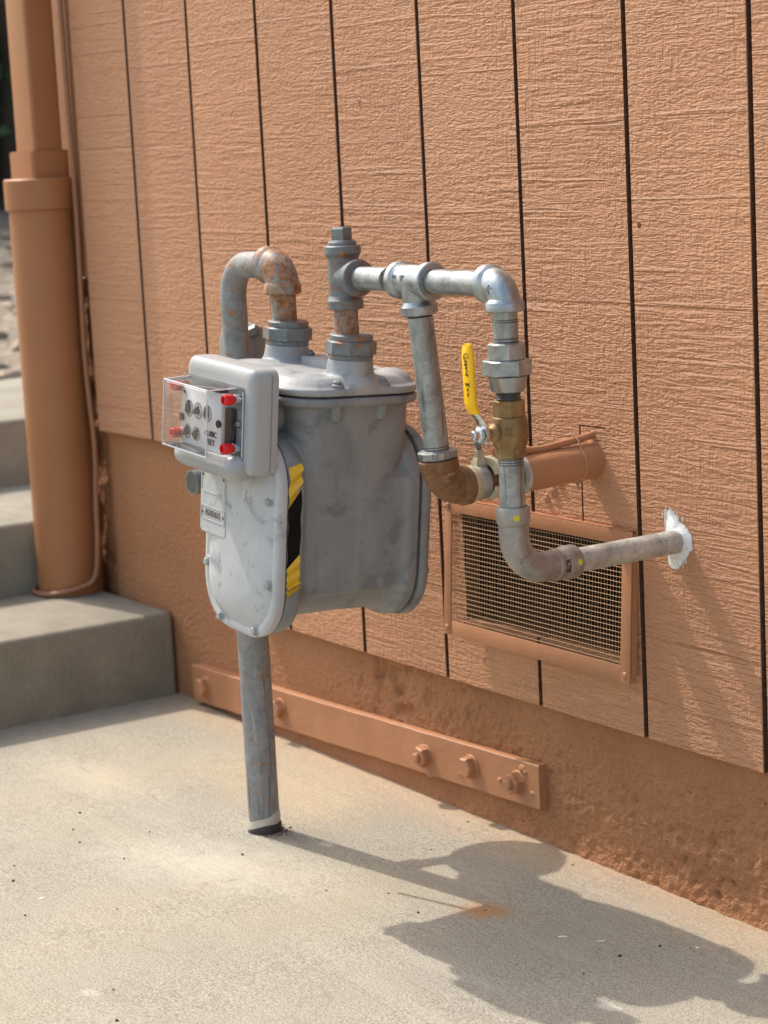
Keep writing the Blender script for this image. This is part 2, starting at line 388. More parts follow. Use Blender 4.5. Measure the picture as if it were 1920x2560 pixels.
def text(name, body, size, mat, parent, mtx, extrude=.0004, local=False, sx=1):
    cu = bpy.data.curves.new(name, 'FONT'); cu.body = body; cu.size = size; cu.extrude = extrude; cu.align_x = 'CENTER'; cu.align_y = 'CENTER'; cu.resolution_u = 3
    t = bpy.data.objects.new(name, cu); C.objects.link(t)
    dg = bpy.context.evaluated_depsgraph_get(); dg.update()
    me = bpy.data.meshes.new_from_object(t.evaluated_get(dg)); bpy.data.objects.remove(t)
    me.transform(Matrix.Diagonal((sx, 1, 1, 1))); me.transform(mtx)
    if parent is not None and not local:
        p = parent
        while p.parent: p = p.parent
        me.transform(Matrix.Translation(-p.location))
    me.materials.clear(); me.materials.append(MAT[mat]); o = bpy.data.objects.new(name, me); C.objects.link(o); o.parent = parent; return o
def frame(o, x, y):
    x = Vector(x).normalized(); y = Vector(y).normalized(); z = x.cross(y)
    m = Matrix((x, y, z)).transposed().to_4x4(); m.translation = Vector(o); return m
# vectorised value noise
def vnoise(x, y, seed=0):
    xi = np.floor(x).astype(np.int64); yi = np.floor(y).astype(np.int64); xf = x-xi; yf = y-yi
    def h(a, b):
        n = (a*374761393+b*668265263+seed*974711) & 0x7fffffff; n = ((n ^ (n >> 13))*1274126177) & 0x7fffffff
        return ((n ^ (n >> 16)) & 0xffff)/65535.
    sx = xf*xf*(3-2*xf); sy = yf*yf*(3-2*yf)
    return (h(xi, yi)*(1-sx)+h(xi+1, yi)*sx)*(1-sy)+(h(xi, yi+1)*(1-sx)+h(xi+1, yi+1)*sx)*sy
def fbm(x, y, o=4, seed=0):
    s = 0; a = .5
    for i in range(o): s = s+a*vnoise(x*2**i, y*2**i, seed+i*17); a *= .5
    return s
def gridmesh(name, P, mat, parent=None, smooth=True):
    ny, nx, _ = P.shape; me = bpy.data.meshes.new(name)
    v = P.reshape(-1, 3); idx = np.arange(nx*ny).reshape(ny, nx)
    q = np.stack([idx[:-1, :-1], idx[:-1, 1:], idx[1:, 1:], idx[1:, :-1]], -1).reshape(-1, 4)
    me.vertices.add(len(v)); me.vertices.foreach_set('co', v.ravel())
    me.loops.add(q.size); me.loops.foreach_set('vertex_index', q.ravel())
    me.polygons.add(len(q)); me.polygons.foreach_set('loop_start', np.arange(0, q.size, 4)); me.polygons.foreach_set('loop_total', np.full(len(q), 4))
    me.update(); me.validate()
    if smooth: me.polygons.foreach_set('use_smooth', [True]*len(q))
    me.materials.append(MAT[mat]); o = bpy.data.objects.new(name, me); C.objects.link(o)
    if parent: o.parent = parent
    return o
zg = lambda x: -.01*(x-.3)

# ------------------------------------------------------------------ ground
xs = [-1.6, 40]; gm = MB()
gm.add([(-.6, .3, zg(-.6)), (30, .3, zg(30)), (30, -30, zg(30)), (-.6, -30, zg(-.6))], [(0, 1, 2, 3)])
struct(gm.build('pavement', 'conc', smooth=0))
sl = MB(); nx = 14; rows = []
P = np.zeros((24, 40, 3))
for i in range(24):
    for j in range(40):
        X = -1.25-(i/23)**1.5*14; Y = -9+18*j/39
        Z = .372+min(.30, (-1.25-X)*.075)+.03*(vnoise(np.array(X*2.), np.array(Y*2.), 3)-.5)
        P[i, j] = (X, Y, Z)
struct(gridmesh('gravel_slope', P, 'gravel'))
g0 = MB(); g0.add([(-60, 60, -.2), (60, 60, -.2), (60, -60, -.2), (-60, -60, -.2)], [(0, 1, 2, 3)]); struct(g0.build('ground', 'soil', smooth=0))
# loose stones on the slope
st = MB()
for i in range(420):
    X = -1.35-random.random()**1.3*4.2; Y = .15+random.random()*2.2+(-1.35-X)*.25
    r = random.uniform(.012, .035); z = .372+min(.30, (-1.25-X)*.075)
    ring = []
    for ph in (-.9, 0, .9):
        ring.append([(X+r*math.cos(t)*math.cos(ph)*random.uniform(.8, 1.2), Y+r*math.sin(t)*math.cos(ph)*random.uniform(.8, 1.2), z+r*.6*math.sin(ph)) for t in [k*math.pi/3 for k in range(6)]])
    st.rings(ring, True)
o = st.build('loose_stones', 'gravel', smooth=60); o['kind'] = 'stuff'; tag(o, 'loose grey and tan stones scattered on the slope above the steps', 'stones')

# ------------------------------------------------------------------ concrete steps
steps = thing('concrete_steps', 'worn grey concrete steps rising to the left behind the downspout', 'steps', (.2, -.6, 0))
def step(x0, x1, y0, y1, z0, z1, seed):
    bm = bmesh.new(); bmesh.ops.create_cube(bm, size=1)
    for vv in bm.verts: vv.co = Vector((x0+(vv.co.x+.5)*(x1-x0), y0+(vv.co.y+.5)*(y1-y0), z0+(vv.co.z+.5)*(z1-z0)))
    bmesh.ops.bevel(bm, geom=bm.edges[:], offset=.010, segments=3, affect='EDGES', profile=.5)
    mb = MB(); bm.verts.index_update(); mb.add([v.co[:] for v in bm.verts], [[q.index for q in f.verts] for f in bm.faces]); bm.free()
    return mb.build('step', 'step', steps)
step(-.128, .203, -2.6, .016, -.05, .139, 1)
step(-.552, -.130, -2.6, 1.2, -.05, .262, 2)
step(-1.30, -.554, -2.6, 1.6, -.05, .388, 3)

# ------------------------------------------------------------------ house wall
wall = thing('house_wall', 'tan painted house wall of grooved vertical siding above a rough stucco foundation', 'wall', (0, .02, 0))
GX = .2032; GW = .0037; ZT = 2.5; ZB = .175; ZL = .422
def cells(x0, x1, z0, z1): return (x0, x1, z0, z1)
def board(rects, name='siding_board'):
    mb = MB()
    for x0, x1, z0, z1 in rects: mb.box(x0, x1, 0, .0175, z0, z1, .0012 if len(rects) == 1 else 0)
    o = mb.build(name, 'siding', wall, smooth=0); o.data.materials.append(MAT['groove'])
    for pg in o.data.polygons:
        if abs(pg.normal.x) > .9: pg.material_index = 1
    return o
VX0, VX1, VZ0, VZ1 = 1.066, 1.392, .262, .405     # vent opening
for k in range(0, 16):
    a = k*GX+GW if k else .006; b = (k+1)*GX-GW
    if k in (0, 1): board([(a, b, ZL, ZT)])
    elif k == 2: board([(a, .50, ZL, ZT), (.50, b, ZB, ZT)])
    elif k == 5: board([(a, VX0, ZB, ZT), (VX0, b, ZB, VZ0), (VX0, b, VZ1, ZT)])
    elif k == 6:
        board([(a, VX1, ZB, VZ0), (VX1, b, ZB, ZT), (a, 1.3165, VZ1, ZT), (1.3193, 1.365, VZ1, .5341), (1.3165, 1.365, .5358, ZT), (1.365, VX1, VZ1, ZT)])
    else: board([(a, b, ZB, ZT)])
bk = MB()
for x0, x1, z0, z1 in ((-.02, .50, ZL+.004, ZT), (.50, VX0, ZB+.004, ZT), (VX0, VX1, ZB+.004, VZ0), (VX0, VX1, VZ1, ZT), (VX1, 16*GX, ZB+.004, ZT)):
    bk.box(x0, x1, .0170, .0225, z0, z1)
bk.build('siding_backing', 'groove', wall, smooth=0)
# crawl-space cavity behind the vent
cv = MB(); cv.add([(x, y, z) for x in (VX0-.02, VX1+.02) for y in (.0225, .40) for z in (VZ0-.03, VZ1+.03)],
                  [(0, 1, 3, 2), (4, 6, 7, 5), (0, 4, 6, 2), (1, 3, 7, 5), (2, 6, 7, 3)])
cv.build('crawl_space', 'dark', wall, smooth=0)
sm = MB(); sm.box(1.068, 1.085, .10, .14, VZ0-.02, VZ1+.02, .002); sm.build('stud', 'stud', wall)
sm = MB(); sm.box(1.165, 1.18, .18, .22, VZ0-.02, VZ1+.02, .002); sm.build('stud', 'stud', wall)
sm = MB(); sm.box(VX0-.015, VX1+.015, .03, .09, VZ0-.028, VZ0-.004, .002); sm.build('sill_plate', 'stud', wall)
core = MB(); core.box(-.02, 3.24, .41, .5, 0, ZT); core.box(-.02, .0, .047, .41, .70, ZT); core.box(-.02, .0, .06, .41, 0, .70)
core.box(3.22, 3.24, .023, .41, 0, ZT); core.build('wall_core', 'trim', wall, smooth=0)
# foundation: displaced stucco sheet
def foundation(x0, x1, z0, z1, name, res=.004, depth=.022):
    nx_ = int((x1-x0)/res)+1; nz = int((z1-z0)/res)+1
    X, Z = np.meshgrid(np.linspace(x0, x1, nx_), np.linspace(z0, z1, nz))
    rough = np.clip((X-.35)*1.3, .25, 1.15)*(.55+.75*np.clip((fbm(X*4, Z*4, 3, 41)-.30)*3, 0, 1))
    d = (fbm(X*9, Z*9, 4, 5)-.47)*.005*rough+(fbm(X*60, Z*60, 3, 9)-.44)*.0050*rough+(fbm(X*150, Z*150, 2, 19)-.38)*.0055*rough
    pit = np.clip(fbm(X*120+3, Z*140, 2, 31)-.50, 0, 1)*np.clip((fbm(X*6, Z*6, 3, 77)-.36)*5, 0, 1)
    d -= pit*.035*rough
    # a ragged gouged patch beneath the siding, and a thick lip of mortar where wall meets paving
    g = np.exp(-(((X-.86)/.10)**2+((Z-.13)/.045)**2)); d -= g*np.clip(fbm(X*40, Z*40, 3, 13)-.42, 0, 1)*.05
    d += np.clip((.010-Z)/.03, 0, 1)*.004*(.4+fbm(X*18, Z*5, 2, 3))
    Y = depth-np.clip(d, -.02, .013)
    Lp = wall.location
    return gridmesh(name, np.stack([X-Lp.x, Y-Lp.y, Z-Lp.z], -1), 'found', wall)
foundation(.0, .52, -.03, .45, 'foundation', .005, .019)
foundation(.521, 3.2, -.05, .20, 'foundation', .003, .0145)
fb = MB(); fb.box(.0, 3.22, .04, .05, -.05, .17); fb.box(0, .5, .04, .05, -.05, .44); fb.build('foundation_core', 'found', wall, smooth=0)
# left corner: narrow trim board above a rough return
cb = MB(); cb.box(-.150, -.006, .030, .046, .675, ZT); cb.box(-.016, -.005, .004, .029, .675, ZT); cb.build('corner_trim', 'trim', wall, smooth=0)
Lp = wall.location
X, Z = np.meshgrid(np.linspace(-.15, .004, 36), np.linspace(-.02, .672, 140)); Yy = .034+.02*(fbm(X*40, Z*22, 3, 8)-.45)
gridmesh('foundation_return', np.stack([X-Lp.x, Yy-Lp.y, Z-Lp.z], -1), 'found', wall)
# nail heads and a knot hole
for nx_, nz_ in ((1.391, .218), (1.539, .217), (1.10, .215), (.62, .26), (.30, .97), (.87, .93)):
    m = MB(); m.lathe((nx_, .001, nz_), (0, -1, 0), [(.0045, 0), (.0045, .0008), (.003, .0022)], 14); m.build('nail_head', 'trim', wall)
m = MB(); m.lathe((1.439, .0005, .77), (0, -1, 0), [(.0042, 0), (.0042, .0004), (.003, .0006), (.0005, .0006)], 14); m.build('knot_rim', 'groove', wall)
# old cable drips of paint below the big pipe
for (x, z, r) in ((1.262, .452, .010), (1.276, .462, .008), (1.248, .44, .007)):
    m = MB(); m.ball((x, .001, z), r*.8, .004, r); m.build('paint_blob', 'siding', wall)

# ------------------------------------------------------------------ vent screen (hinged out slightly at the bottom)
vent = thing('vent_screen', 'tan painted sheet metal frame holding a square wire mesh over the crawl space opening', 'vent', (1.23, -.004, .418))
vent.rotation_euler = (R(-3.6), 0, 0)
def vbox(x0, x1, z0, z1, y0, y1, name, mat='trim', bev=.0012):
    m = MB(); m.box(x0-1.23, x1-1.23, y0, y1, z0-.418, z1-.418, bev); return m.build(name, mat, vent, True)
vbox(1.040, 1.4175, .402, .419, -.0030, -.0012, 'frame_rail', bev=.0006)
vbox(1.0545, 1.3995, .2405, .2605, -.0030, -.0012, 'frame_rail', bev=.0006)
vbox(1.0385, 1.0540, .2415, .4015, -.0036, -.0014, 'frame_rail', bev=.0006)
vbox(1.4000, 1.4175, .2400, .4015, -.0036, -.0014, 'frame_rail', bev=.0006)
vbox(1.4160, 1.4172, .242, .416, -.0008, .007, 'side_flange', bev=0)
vbox(1.044, 1.414, .4195, .4205, -.0024, .006, 'top_flange', bev=0)
wm = MB(); rnd = random.Random(4)
def wire(a, b, r):
    a = Vector(a); b = Vector(b); n = 6; pts = []
    for i in range(n+1):
        t = i/n; q = a.lerp(b, t); j = .0003 if 0 < i < n else 0
        pts.append(q+Vector((rnd.uniform(-j, j), rnd.uniform(-j, j)*1.5, rnd.uniform(-j, j))))
    wm.tube(pts, r, 5, False)
nc = 62; nr = 24
for i in range(nc):
    x = 1.0535+(1.4005-1.0535)*(i+.5)/nc-1.23; wire((x, .0000, .2585-.418), (x, .0000, .4035-.418), .00034)
for i in range(nr):
    z = .2605+(.402-.2605)*(i+.5)/nr-.418; wire((1.0530-1.23, -.0006, z), (1.4010-1.23, -.0006, z), .00050)
wm.build('wire_mesh', 'wire', vent, True, 60)
for x, z in ((1.0465, .2505), (1.4090, .2500), (1.0465, .4100), (1.4090, .4100)):
    m = MB(); m.lathe((x-1.23, -.0032, z-.418), (0, -1, 0), [(.0045, -.002), (.0045, .0006), (.003, .0022), (.0006, .0026)], 14); m.build('rivet', 'trim', vent, True)

# ------------------------------------------------------------------ steel strap along the foundation
strap = thing('steel_strap', 'long flat painted steel strap bolted along the foot of the foundation', 'strap', (.74, .008, .06))
def strapz(x): return .036+(.0655-.036)*(x-.28)/(1.205-.28)
P0, P1 = .28, 1.205; h = .0295
m = MB(); y0, y1 = .003, .009; N = 40; rings = []
for i in range(N+1):
    x = P0+(P1-P0)*i/N; z = strapz(x); wv = .0006*math.sin(i*1.7)+.0004*math.sin(i*.6)
    rings.append([(x, y0+.0015+wv, z-h), (x, y0+wv, z-h+.0015), (x, y0+wv, z+h-.0015), (x, y0+.0015+wv, z+h), (x, .03, z+h), (x, .03, z-h)])
m.rings(rings, True); m.build('plate', 'trim', strap, smooth=20)
def bolt(x, z, tilt, stud):
    m = MB(); m.lathe((x, .0032, z), (0, -1, 0), [(.0165, -.003), (.0165, .0008), (.0150, .0022)], 18); m.build('washer', 'trim', strap)
    m = MB(); m.lathe((x, .0015, z), (0, -1, 0), [(.0150, 0), (.0152, .002), (.0150, .0100), (.0128, .0122)], 6, True, tilt)
    if stud: m.lathe((x, .0005, z), (0, -1, 0), [(.0070, .008), (.0070, .0150), (.0050, .0170)], 14)
    m.build('bolt', 'trim', strap)
for x, dz, t, st_ in ((.324, 0, .2, 0), (.56, .001, .5, 0), (.949, -.003, .1, 1), (1.056, .001, .35, 0), (1.160, -.001, .6, 1)): bolt(x, strapz(x)+dz, t, st_)
for x, z, r in ((1.17, .083, .006), (1.176, .080, .004), (.94, .064, .005), (1.19, .055, .004), (1.12, .058, .0035), (1.03, .047, .0035), (.956, .030, .005)):
    m = MB(); m.ball((x, .0035, z), r*1.4, .003, r, 10, 8); m.build('paint_drip', 'trim', strap)

# ------------------------------------------------------------------ downspout and cable
DX, DY = -.085, -.030
ds = thing('downspout', 'tan painted downspout, rectangular above and round below, standing at the wall corner', 'downspout', (DX, DY, .139))
m = MB()
rr = rrect(.038, .026, .006, 4); m.rings([[(DX+x+.004, DY+y, z) for x, y in rr] for z in (.86, 1.3, 1.8, 2.5)], True); m.build('rectangular_pipe', 'down', ds)
m = MB(); rr = rrect(.047, .034, .007, 4)
m.rings([[(DX+x, DY+y, z) for x, y in rr] for z in (.842, .888)], True)
rr2 = rrect(.044, .031, .006, 4); m.rings([[(DX+x, DY+y, z) for x, y in rr2] for z in (.887, .8895)], True)
m.lathe((DX, DY, .792), (0, 0, 1), [(.0600, 0), (.0625, .002), (.0625, .050), (.060, .0525)], 48); m.build('adapter', 'down', ds)
m = MB(); m.lathe((DX, DY, .1395), (0, 0, 1), [(.0560, 0), (.0565, .2), (.0570, .45), (.0570, .656)], 56); m.build('round_pipe', 'down', ds)
m = MB()
pts = [(-.012, -.004, 2.4), (-.012, -.005, 1.2), (-.010, -.004, .8), (-.014, -.006, .55), (-.006, -.004, .40), (-.010, -.007, .30), (-.006, -.012, .225), (-.010, -.020, .170)]
for a in range(-14, -150, -12):
    pts.append((DX+.0645*math.cos(R(a*1.0)), DY+.0645*math.sin(R(a*1.0)), .1450+max(0, .012*(1+(a)/60.))))
def smoothpath(p, n=6):
    p = [Vector(q) for q in p]; out = []
    for i in range(len(p)-1):
        a = p[max(i-1, 0)]; b = p[i]; c = p[i+1]; d = p[min(i+2, len(p)-1)]
        for k in range(n):
            t = k/n; out.append(.5*((2*b)+(c-a)*t+(2*a-5*b+4*c-d)*t*t+(3*b-a-3*c+d)*t**3))
    return out+[p[-1]]
m.tube(smoothpath(pts), .0045, 10); o = m.build('cable', 'cable'); tag(o, 'thin brown cable running down the wall corner and curling round the downspout foot', 'cable')

# ------------------------------------------------------------------ inlet riser
RX, RY = .918, -.235
ris = thing('gas_riser', 'grey gas riser pipe rising from the paving and bending over into the meter', 'pipe', (RX, RY, zg(RX)))
rr_ = .0205
m = MB(); m.cyl((RX, RY, zg(RX)+.006), (RX, RY, .60), rr_, 40, .001); m.build('riser_pipe', 'riser', ris)
m = MB(); IX = 1.046; r_b = .0165
m.tube([(RX+.004, RY, .57), (RX+.004, RY, .685)]+arc((RX+.004+.042, RY, .692), (-1, 0, 0), (0, 0, 1), .042, 0, 90, 14)+[(IX-.028, RY, .735)], r_b, 28); m.build('riser_bend', 'riserbend', ris)
def elbow90(mb, a, corner, b, r, rc, lc=.013, seg=30):
    """cast elbow: from a (axis towards corner) turning to b"""
    a = Vector(a); c = Vector(corner); b = Vector(b); da = (a-c).normalized(); db = (b-c).normalized()
    R0 = min((a-c).length, (b-c).length)*.86
    cen = c+da*R0+db*R0
    pts = [a]+[cen-db*R0*math.cos(t)-da*R0*math.sin(t) for t in [math.pi/2*i/12 for i in range(13)]]+[b]
    mb.tube(pts, r, seg)
    for e, d in ((a, da), (b, db)):
        mb.lathe(e-d*lc*.6, d, [(r, -.003), (rc-.001, 0), (rc, .0015), (rc, lc-.0015), (rc-.0015, lc), (r*.9, lc)], seg)
m = MB(); elbow90(m, (IX-.030, RY, .735), (IX, RY, .735), (IX, RY, .705), .0205, .0228, .012); m.build('elbow', 'riserrust', ris)
m = MB(); m.cyl((IX, RY, .655), (IX, RY, .702), .0155, 28); m.build('nipple', 'riserrust', ris)
m = MB()
for i in range(4):
    pass
zb = zg(RX); rs = []
for i, (z, r) in enumerate(((zb-.002, .0212), (zb+.010, .0217), (zb+.018, .0217), (zb+.023, .0211))):
    rs.append([(RX+r*math.cos(t)*(1+.03*math.sin(3*t+i)), RY+r*math.sin(t)*(1+.03*math.cos(2*t)), z+(0 if i == 0 else .007*math.sin(t+.2)+.001*math.sin(5*t))) for t in [2*math.pi*j/36 for j in range(36)]])
m.rings(rs, True); m.build('base_wrap', 'wrap', ris)
m = MB(); rs = []
for i, (z, r) in enumerate(((zb-.002, .0228), (zb+.003, .0228), (zb+.007, .0219))):
    rs.append([(RX+r*math.cos(t), RY+r*math.sin(t), z+(0 if i == 0 else .007*math.cos(t-.3))) for t in [2*math.pi*j/36 for j in range(36)]])
m.rings(rs, True); m.build('base_sleeve', 'sleeve', ris)

# dirt trapped round the foot of the riser
m = MB(); rnd = random.Random(11)
for i in range(34):
    a = rnd.gauss(.35, .5); rr0 = rnd.uniform(.021, .030+.012*rnd.random()); x = RX+rr0*math.cos(a); y = RY+rr0*math.sin(a)
    s_ = rnd.uniform(.0007, .0022); m.ball((x, y, zg(x)+s_*.2), s_*rnd.uniform(.8, 2.0), s_*rnd.uniform(.8, 1.6), s_*.7, 6, 4)
o = m.build('dirt_clump', 'soil', None); o['kind'] = 'stuff'; tag(o, 'dark crumbs of dirt gathered against the foot of the grey riser pipe', 'dirt')

# ------------------------------------------------------------------ regulator behind the riser
reg = thing('pressure_regulator', 'grey pressure regulator with a round screened vent, half hidden behind the meter', 'regulator', (.885, -.205, .58))
RC = Vector((.812, -.140, .0))
m = MB(); m.lathe((RC.x, RC.y, .500), (0, 0, 1), [(.030, -.01), (.055, 0), (.066, .010), (.071, .012), (.071, .024), (.066, .026), (.055, .040), (.040, .050)], 52); m.build('diaphragm_case', 'meter', reg)
for a in range(20, 380, 45):
    m = MB(); x = RC.x+.066*math.cos(R(a)); y = RC.y+.066*math.sin(R(a)); m.hexp((x, y, .509), (0, 0, 1), .006, 0, .020); m.build('case_bolt', 'greyfit', reg)
m = MB(); m.lathe((.862, -.192, .53), (0, 0, 1), [(.040, 0), (.036, .03), (.030, .075), (.030, .105), (.026, .118), (.012, .124)], 36); m.build('spring_tower', 'meter', reg)
m = MB(); m.hexp((.884, -.200, .640), (.6, .5, .3), .008, 0, .02); m.build('tower_bolt', 'greyfit', reg)
m = MB(); m.cyl((.812, -.150, .505), (.812, -.190, .462), .016, 24); m.cyl((.812, -.180, .458), (.8060, -.243, .446), .012, 24); m.build('vent_neck', 'meter', reg)
m = MB(); m.cyl((.84, -.165, .470), (.905, -.225, .470), .020, 24); m.cyl((.83, -.155, .455), (.83, -.155, .505), .026, 24); m.build('valve_body', 'meter', reg)
VC = Vector((.8060, -.250, .446))
m = MB(); m.lathe(VC+Vector((0, .016, 0)), (0, -1, 0), [(.013, -.02), (.016, 0), (.0165, .014), (.0165, .0165), (.0145, .0165), (.0145, .012)], 32, False); m.lathe(VC+Vector((0, .004, 0)), (0, -1, 0), [(.0146, 0), (.0146, .001)], 24)
v1 = m.build('vent_cup', 'greyfit', reg)
m = MB()
for i in range(-8, 9):
    t = i*.0017; L = math.sqrt(max(0, .0143**2-t*t))
    if L > .002:
        for a, b in (((t, 0, -L), (t, 0, L)), ((-L, 0, t), (L, 0, t))): m.tube([VC+Vector(a), VC+Vector(b)], .00035, 4, False)
m.build('mesh_screen', 'meshscreen', v1)

# ------------------------------------------------------------------ gas meter (hangs slightly tilted)
th, ph = R(4.0), R(3.5)
mt = thing('gas_meter', 'grey painted diaphragm gas meter hanging between its pipes, smudged and slightly tilted', 'gas meter', (1.115, -.235, .60))
mt.rotation_euler = (Matrix.Rotation(th, 3, 'Y') @ Matrix.Rotation(-ph, 3, 'X')).to_euler()
CX = .008
def ringxz(hx, zt, zb, r, y, cx=CX, n=8): return [(x, y, z) for x, z in rrect(hx, (zt-zb)/2, r, n, (cx, (zt+zb)/2))]
m = MB()
stn = [(-.0975, .0835, -.052, -.291, .058, .022), (-.0785, .0835, -.052, -.290, .058, .022), (-.070, .0790, -.058, -.276, .060, .019), (-.050, .0785, -.06, -.275, .062, .018), (0, .0785, -.06, -.2735, .062, .018),
       (.048, .0790, -.06, -.2745, .062, .018), (.064, .0805, -.058, -.278, .062, .018), (.072, .0850, -.052, -.284, .062, .0185), (.086, .0850, -.052, -.284, .062, .0185)]
m.rings([ringxz(hx, zt, zb_, r, y, cx_) for y, hx, zt, zb_, r, cx_ in stn], True)
rr = rrect(.0885, .080, .034, 8)
m2 = [[(.018+x*.887*s1, y*s1, z) for x, y in rr] for z, s1 in ((-.24, .96), (-.10, .985), (-.02, 1.0), (-.004, 1.0))]
m.rings(m2, True)
rr = rrect(.100, .094, .048, 8); m.rings([[(CX+x*s1, y*s1, z) for x, y in rr] for z, s1 in ((-.0175, .97), (-.014, 1.0), (-.0065, 1.0))], True)
for zz in (-.131, -.231):                                      # bolt bosses near the rear flange
    m.lathe((.070, .070, zz), (1, .25, 0), [(.011, 0), (.009, .03), (.005, .034)], 14)
case = m.build('case', 'meter', mt, True); remesh(case, .0021, 5, .5)
for x, y in ((.0965, -.034), (.0945, .030)):
    m = MB(); m.lathe((x, y, -.034), (0, 0, 1), [(.003, -.002), (.0065, 0), (.0078, .004), (.0090, .020), (.0090, .026)], 18); m.build('case_lug', 'meter', mt, True)
# lid
m = MB(); m.rings([[(CX+x*s1, y*s1, z) for x, y in rr] for z, s1 in ((-.0045, .985), (-.003, 1.0), (.003, 1.0), (.0045, .985), (.005, .95), (.010, .90), (.0145, .84), (.0155, .8))], True)
m.lathe((.072, .0, .004), (0, 0, 1), [(.040, 0), (.034, .008), (.0285, .014), (.0265, .026), (.0265, .032)], 36)
m.lathe((-.072, .0, .004), (0, 0, 1), [(.040, 0), (.034, .008), (.0285, .014), (.0265, .026), (.0265, .032)], 36)
m.ball((.062, .064, .004), .030, .024, .0165); m.ball((.066, -.052, .004), .030, .030, .0145); m.ball((-.05, -.05, .004), .06, .045, .0155); m.ball((-.05, .06, .004), .05, .03, .016)
m.ball((.02, -.06, .004), .05, .03, .0150)
lid = m.build('lid', 'grey_lit', mt, True); remesh(lid, .0019, 9, .5)
m = MB(); pr = rrect(.040, .030, .008, 4)
m.rings([[(x-.002, y+.028, z) for x, y in pr] for z in (.012, .0235)], True); m.rings([[(x*.95-.002, y*.95+.028, z) for x, y in pr] for z in (.0235, .0250)], True); m.build('valve_plate', 'grey_lit', mt, True)
for x, y in ((.030, .010), (-.034, .046), (.03, .048), (-.034, .010)):
    m = MB(); m.hexp((x, y, .0245), (0, 0, 1), .0058, 0, .0055); m.lathe((x, y, .030), (0, 0, 1), [(.003, 0), (.003, .0015)], 10); m.build('plate_bolt', 'greyfit', mt, True)
for x, y in ((.099, -.034), (.097, .030), (.03, .088), (.03, -.088), (-.09, -.03), (-.09, .03)):
    m = MB(); m.lathe((CX+x-.008 if x > .05 else x, y, .003), (0, 0, 1), [(.008, -.004), (.008, .005), (.006, .0065)], 18); m.hexp((CX+x-.008 if x > .05 else x, y, .0085), (0, 0, 1), .0055, 0, .005); m.build('lid_bolt', 'meter', mt, True)
# covers
def cover(sgn, yb, name, W0=.0985, cx_=CX):
    m = MB(); prof = [(0, .0975, .0), (.004, .0985, 0), (.010, .0985, 0), (.0125, .0965, 0), (.0135, .0925, 0), (.0120, .088, 0), (.0165, .080, 0), (.0205, .070, 0), (.0222, .05, 0), (.0226, .03, 0)]
    rs = []
    for dy, hx, _ in prof:
        ins = .0985-hx; rs.append(ringxz(W0-ins, -.0505-ins, (-.2855 if sgn > 0 else -.2930)+ins, max(.008, .060-ins*.7), yb+sgn*dy, cx_))
    m.rings(rs, True); return m.build(name, 'chalk_lit' if sgn < 0 else 'meter', mt, True, 40)
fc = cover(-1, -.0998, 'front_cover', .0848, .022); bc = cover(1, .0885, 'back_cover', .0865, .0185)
def cbolt(x, z, y, s_, par):
    m = MB(); m.lathe((x, y, z), (0, s_, 0), [(.0085, -.004), (.0072, .002), (.0062, .0030)], 16); m.lathe((x, y+s_*.0030, z), (0, s_, 0), [(.0048, 0), (.0048, .0030), (.0036, .0042)], 14)
    m.build('cover_bolt', 'grey_lit', mt, True)
for x, z in ((.0885, -.125), (.0925, -.222), (-.018, -.2820), (.064, -.2820), (-.049, -.125), (-.0525, -.222)): cbolt(x, z, -.1110, -1, fc)
for x, z in ((.091, -.125), (.094, -.222), (-.020, -.2745), (.052, -.2745), (-.053, -.125), (-.057, -.222)): cbolt(x, z, .100, 1, bc)
# name plate on front cover
PX, PYo = -.0265, -.0125
m = MB(); pr = rrect(.0315, .046, .006, 4, (PX, -.138))
m.rings([[(x, y+PYo, z) for x, z in pr] for y in (-.100, -.1095)], True); m.rings([[(PX+(x-PX)*.96, y+PYo, -.138+(z+.138)*.97) for x, z in pr] for y in (-.1095, -.1105)], True)
npl = m.build('name_plate', 'chalk_lit', mt, True)
for zc, hh in ((-.116, .0185), (-.1595, .0085)):
    m = MB(); a = rrect(.0285, hh, .003, 3, (PX, zc)); b = rrect(.0275, hh-.001, .0025, 3, (PX, zc))
    m.rings([[(x, -.1104+PYo, z) for x, z in a], [(x, -.1112+PYo, z) for x, z in a], [(x, -.1112+PYo, z) for x, z in b], [(x, -.1104+PYo, z) for x, z in b]], False); m.build('plate_rim', 'chalk_lit', npl, True)
text('serial_number', '45783672', .0105, 'inkred', npl, frame((PX, -.1108+PYo, -.1595), (1, 0, 0), (0, 0, 1)), .0005, True, .88)
for x, z in ((PX-.0255, -.1595), (PX+.0255, -.1595), (PX-.0255, -.114), (PX+.0255, -.114)):
    m = MB(); m.lathe((x, -.1104+PYo, z), (0, -1, 0), [(.0022, 0), (.0022, .001), (.0010, .0018)], 12); m.build('plate_screw', 'inkred', npl, True)
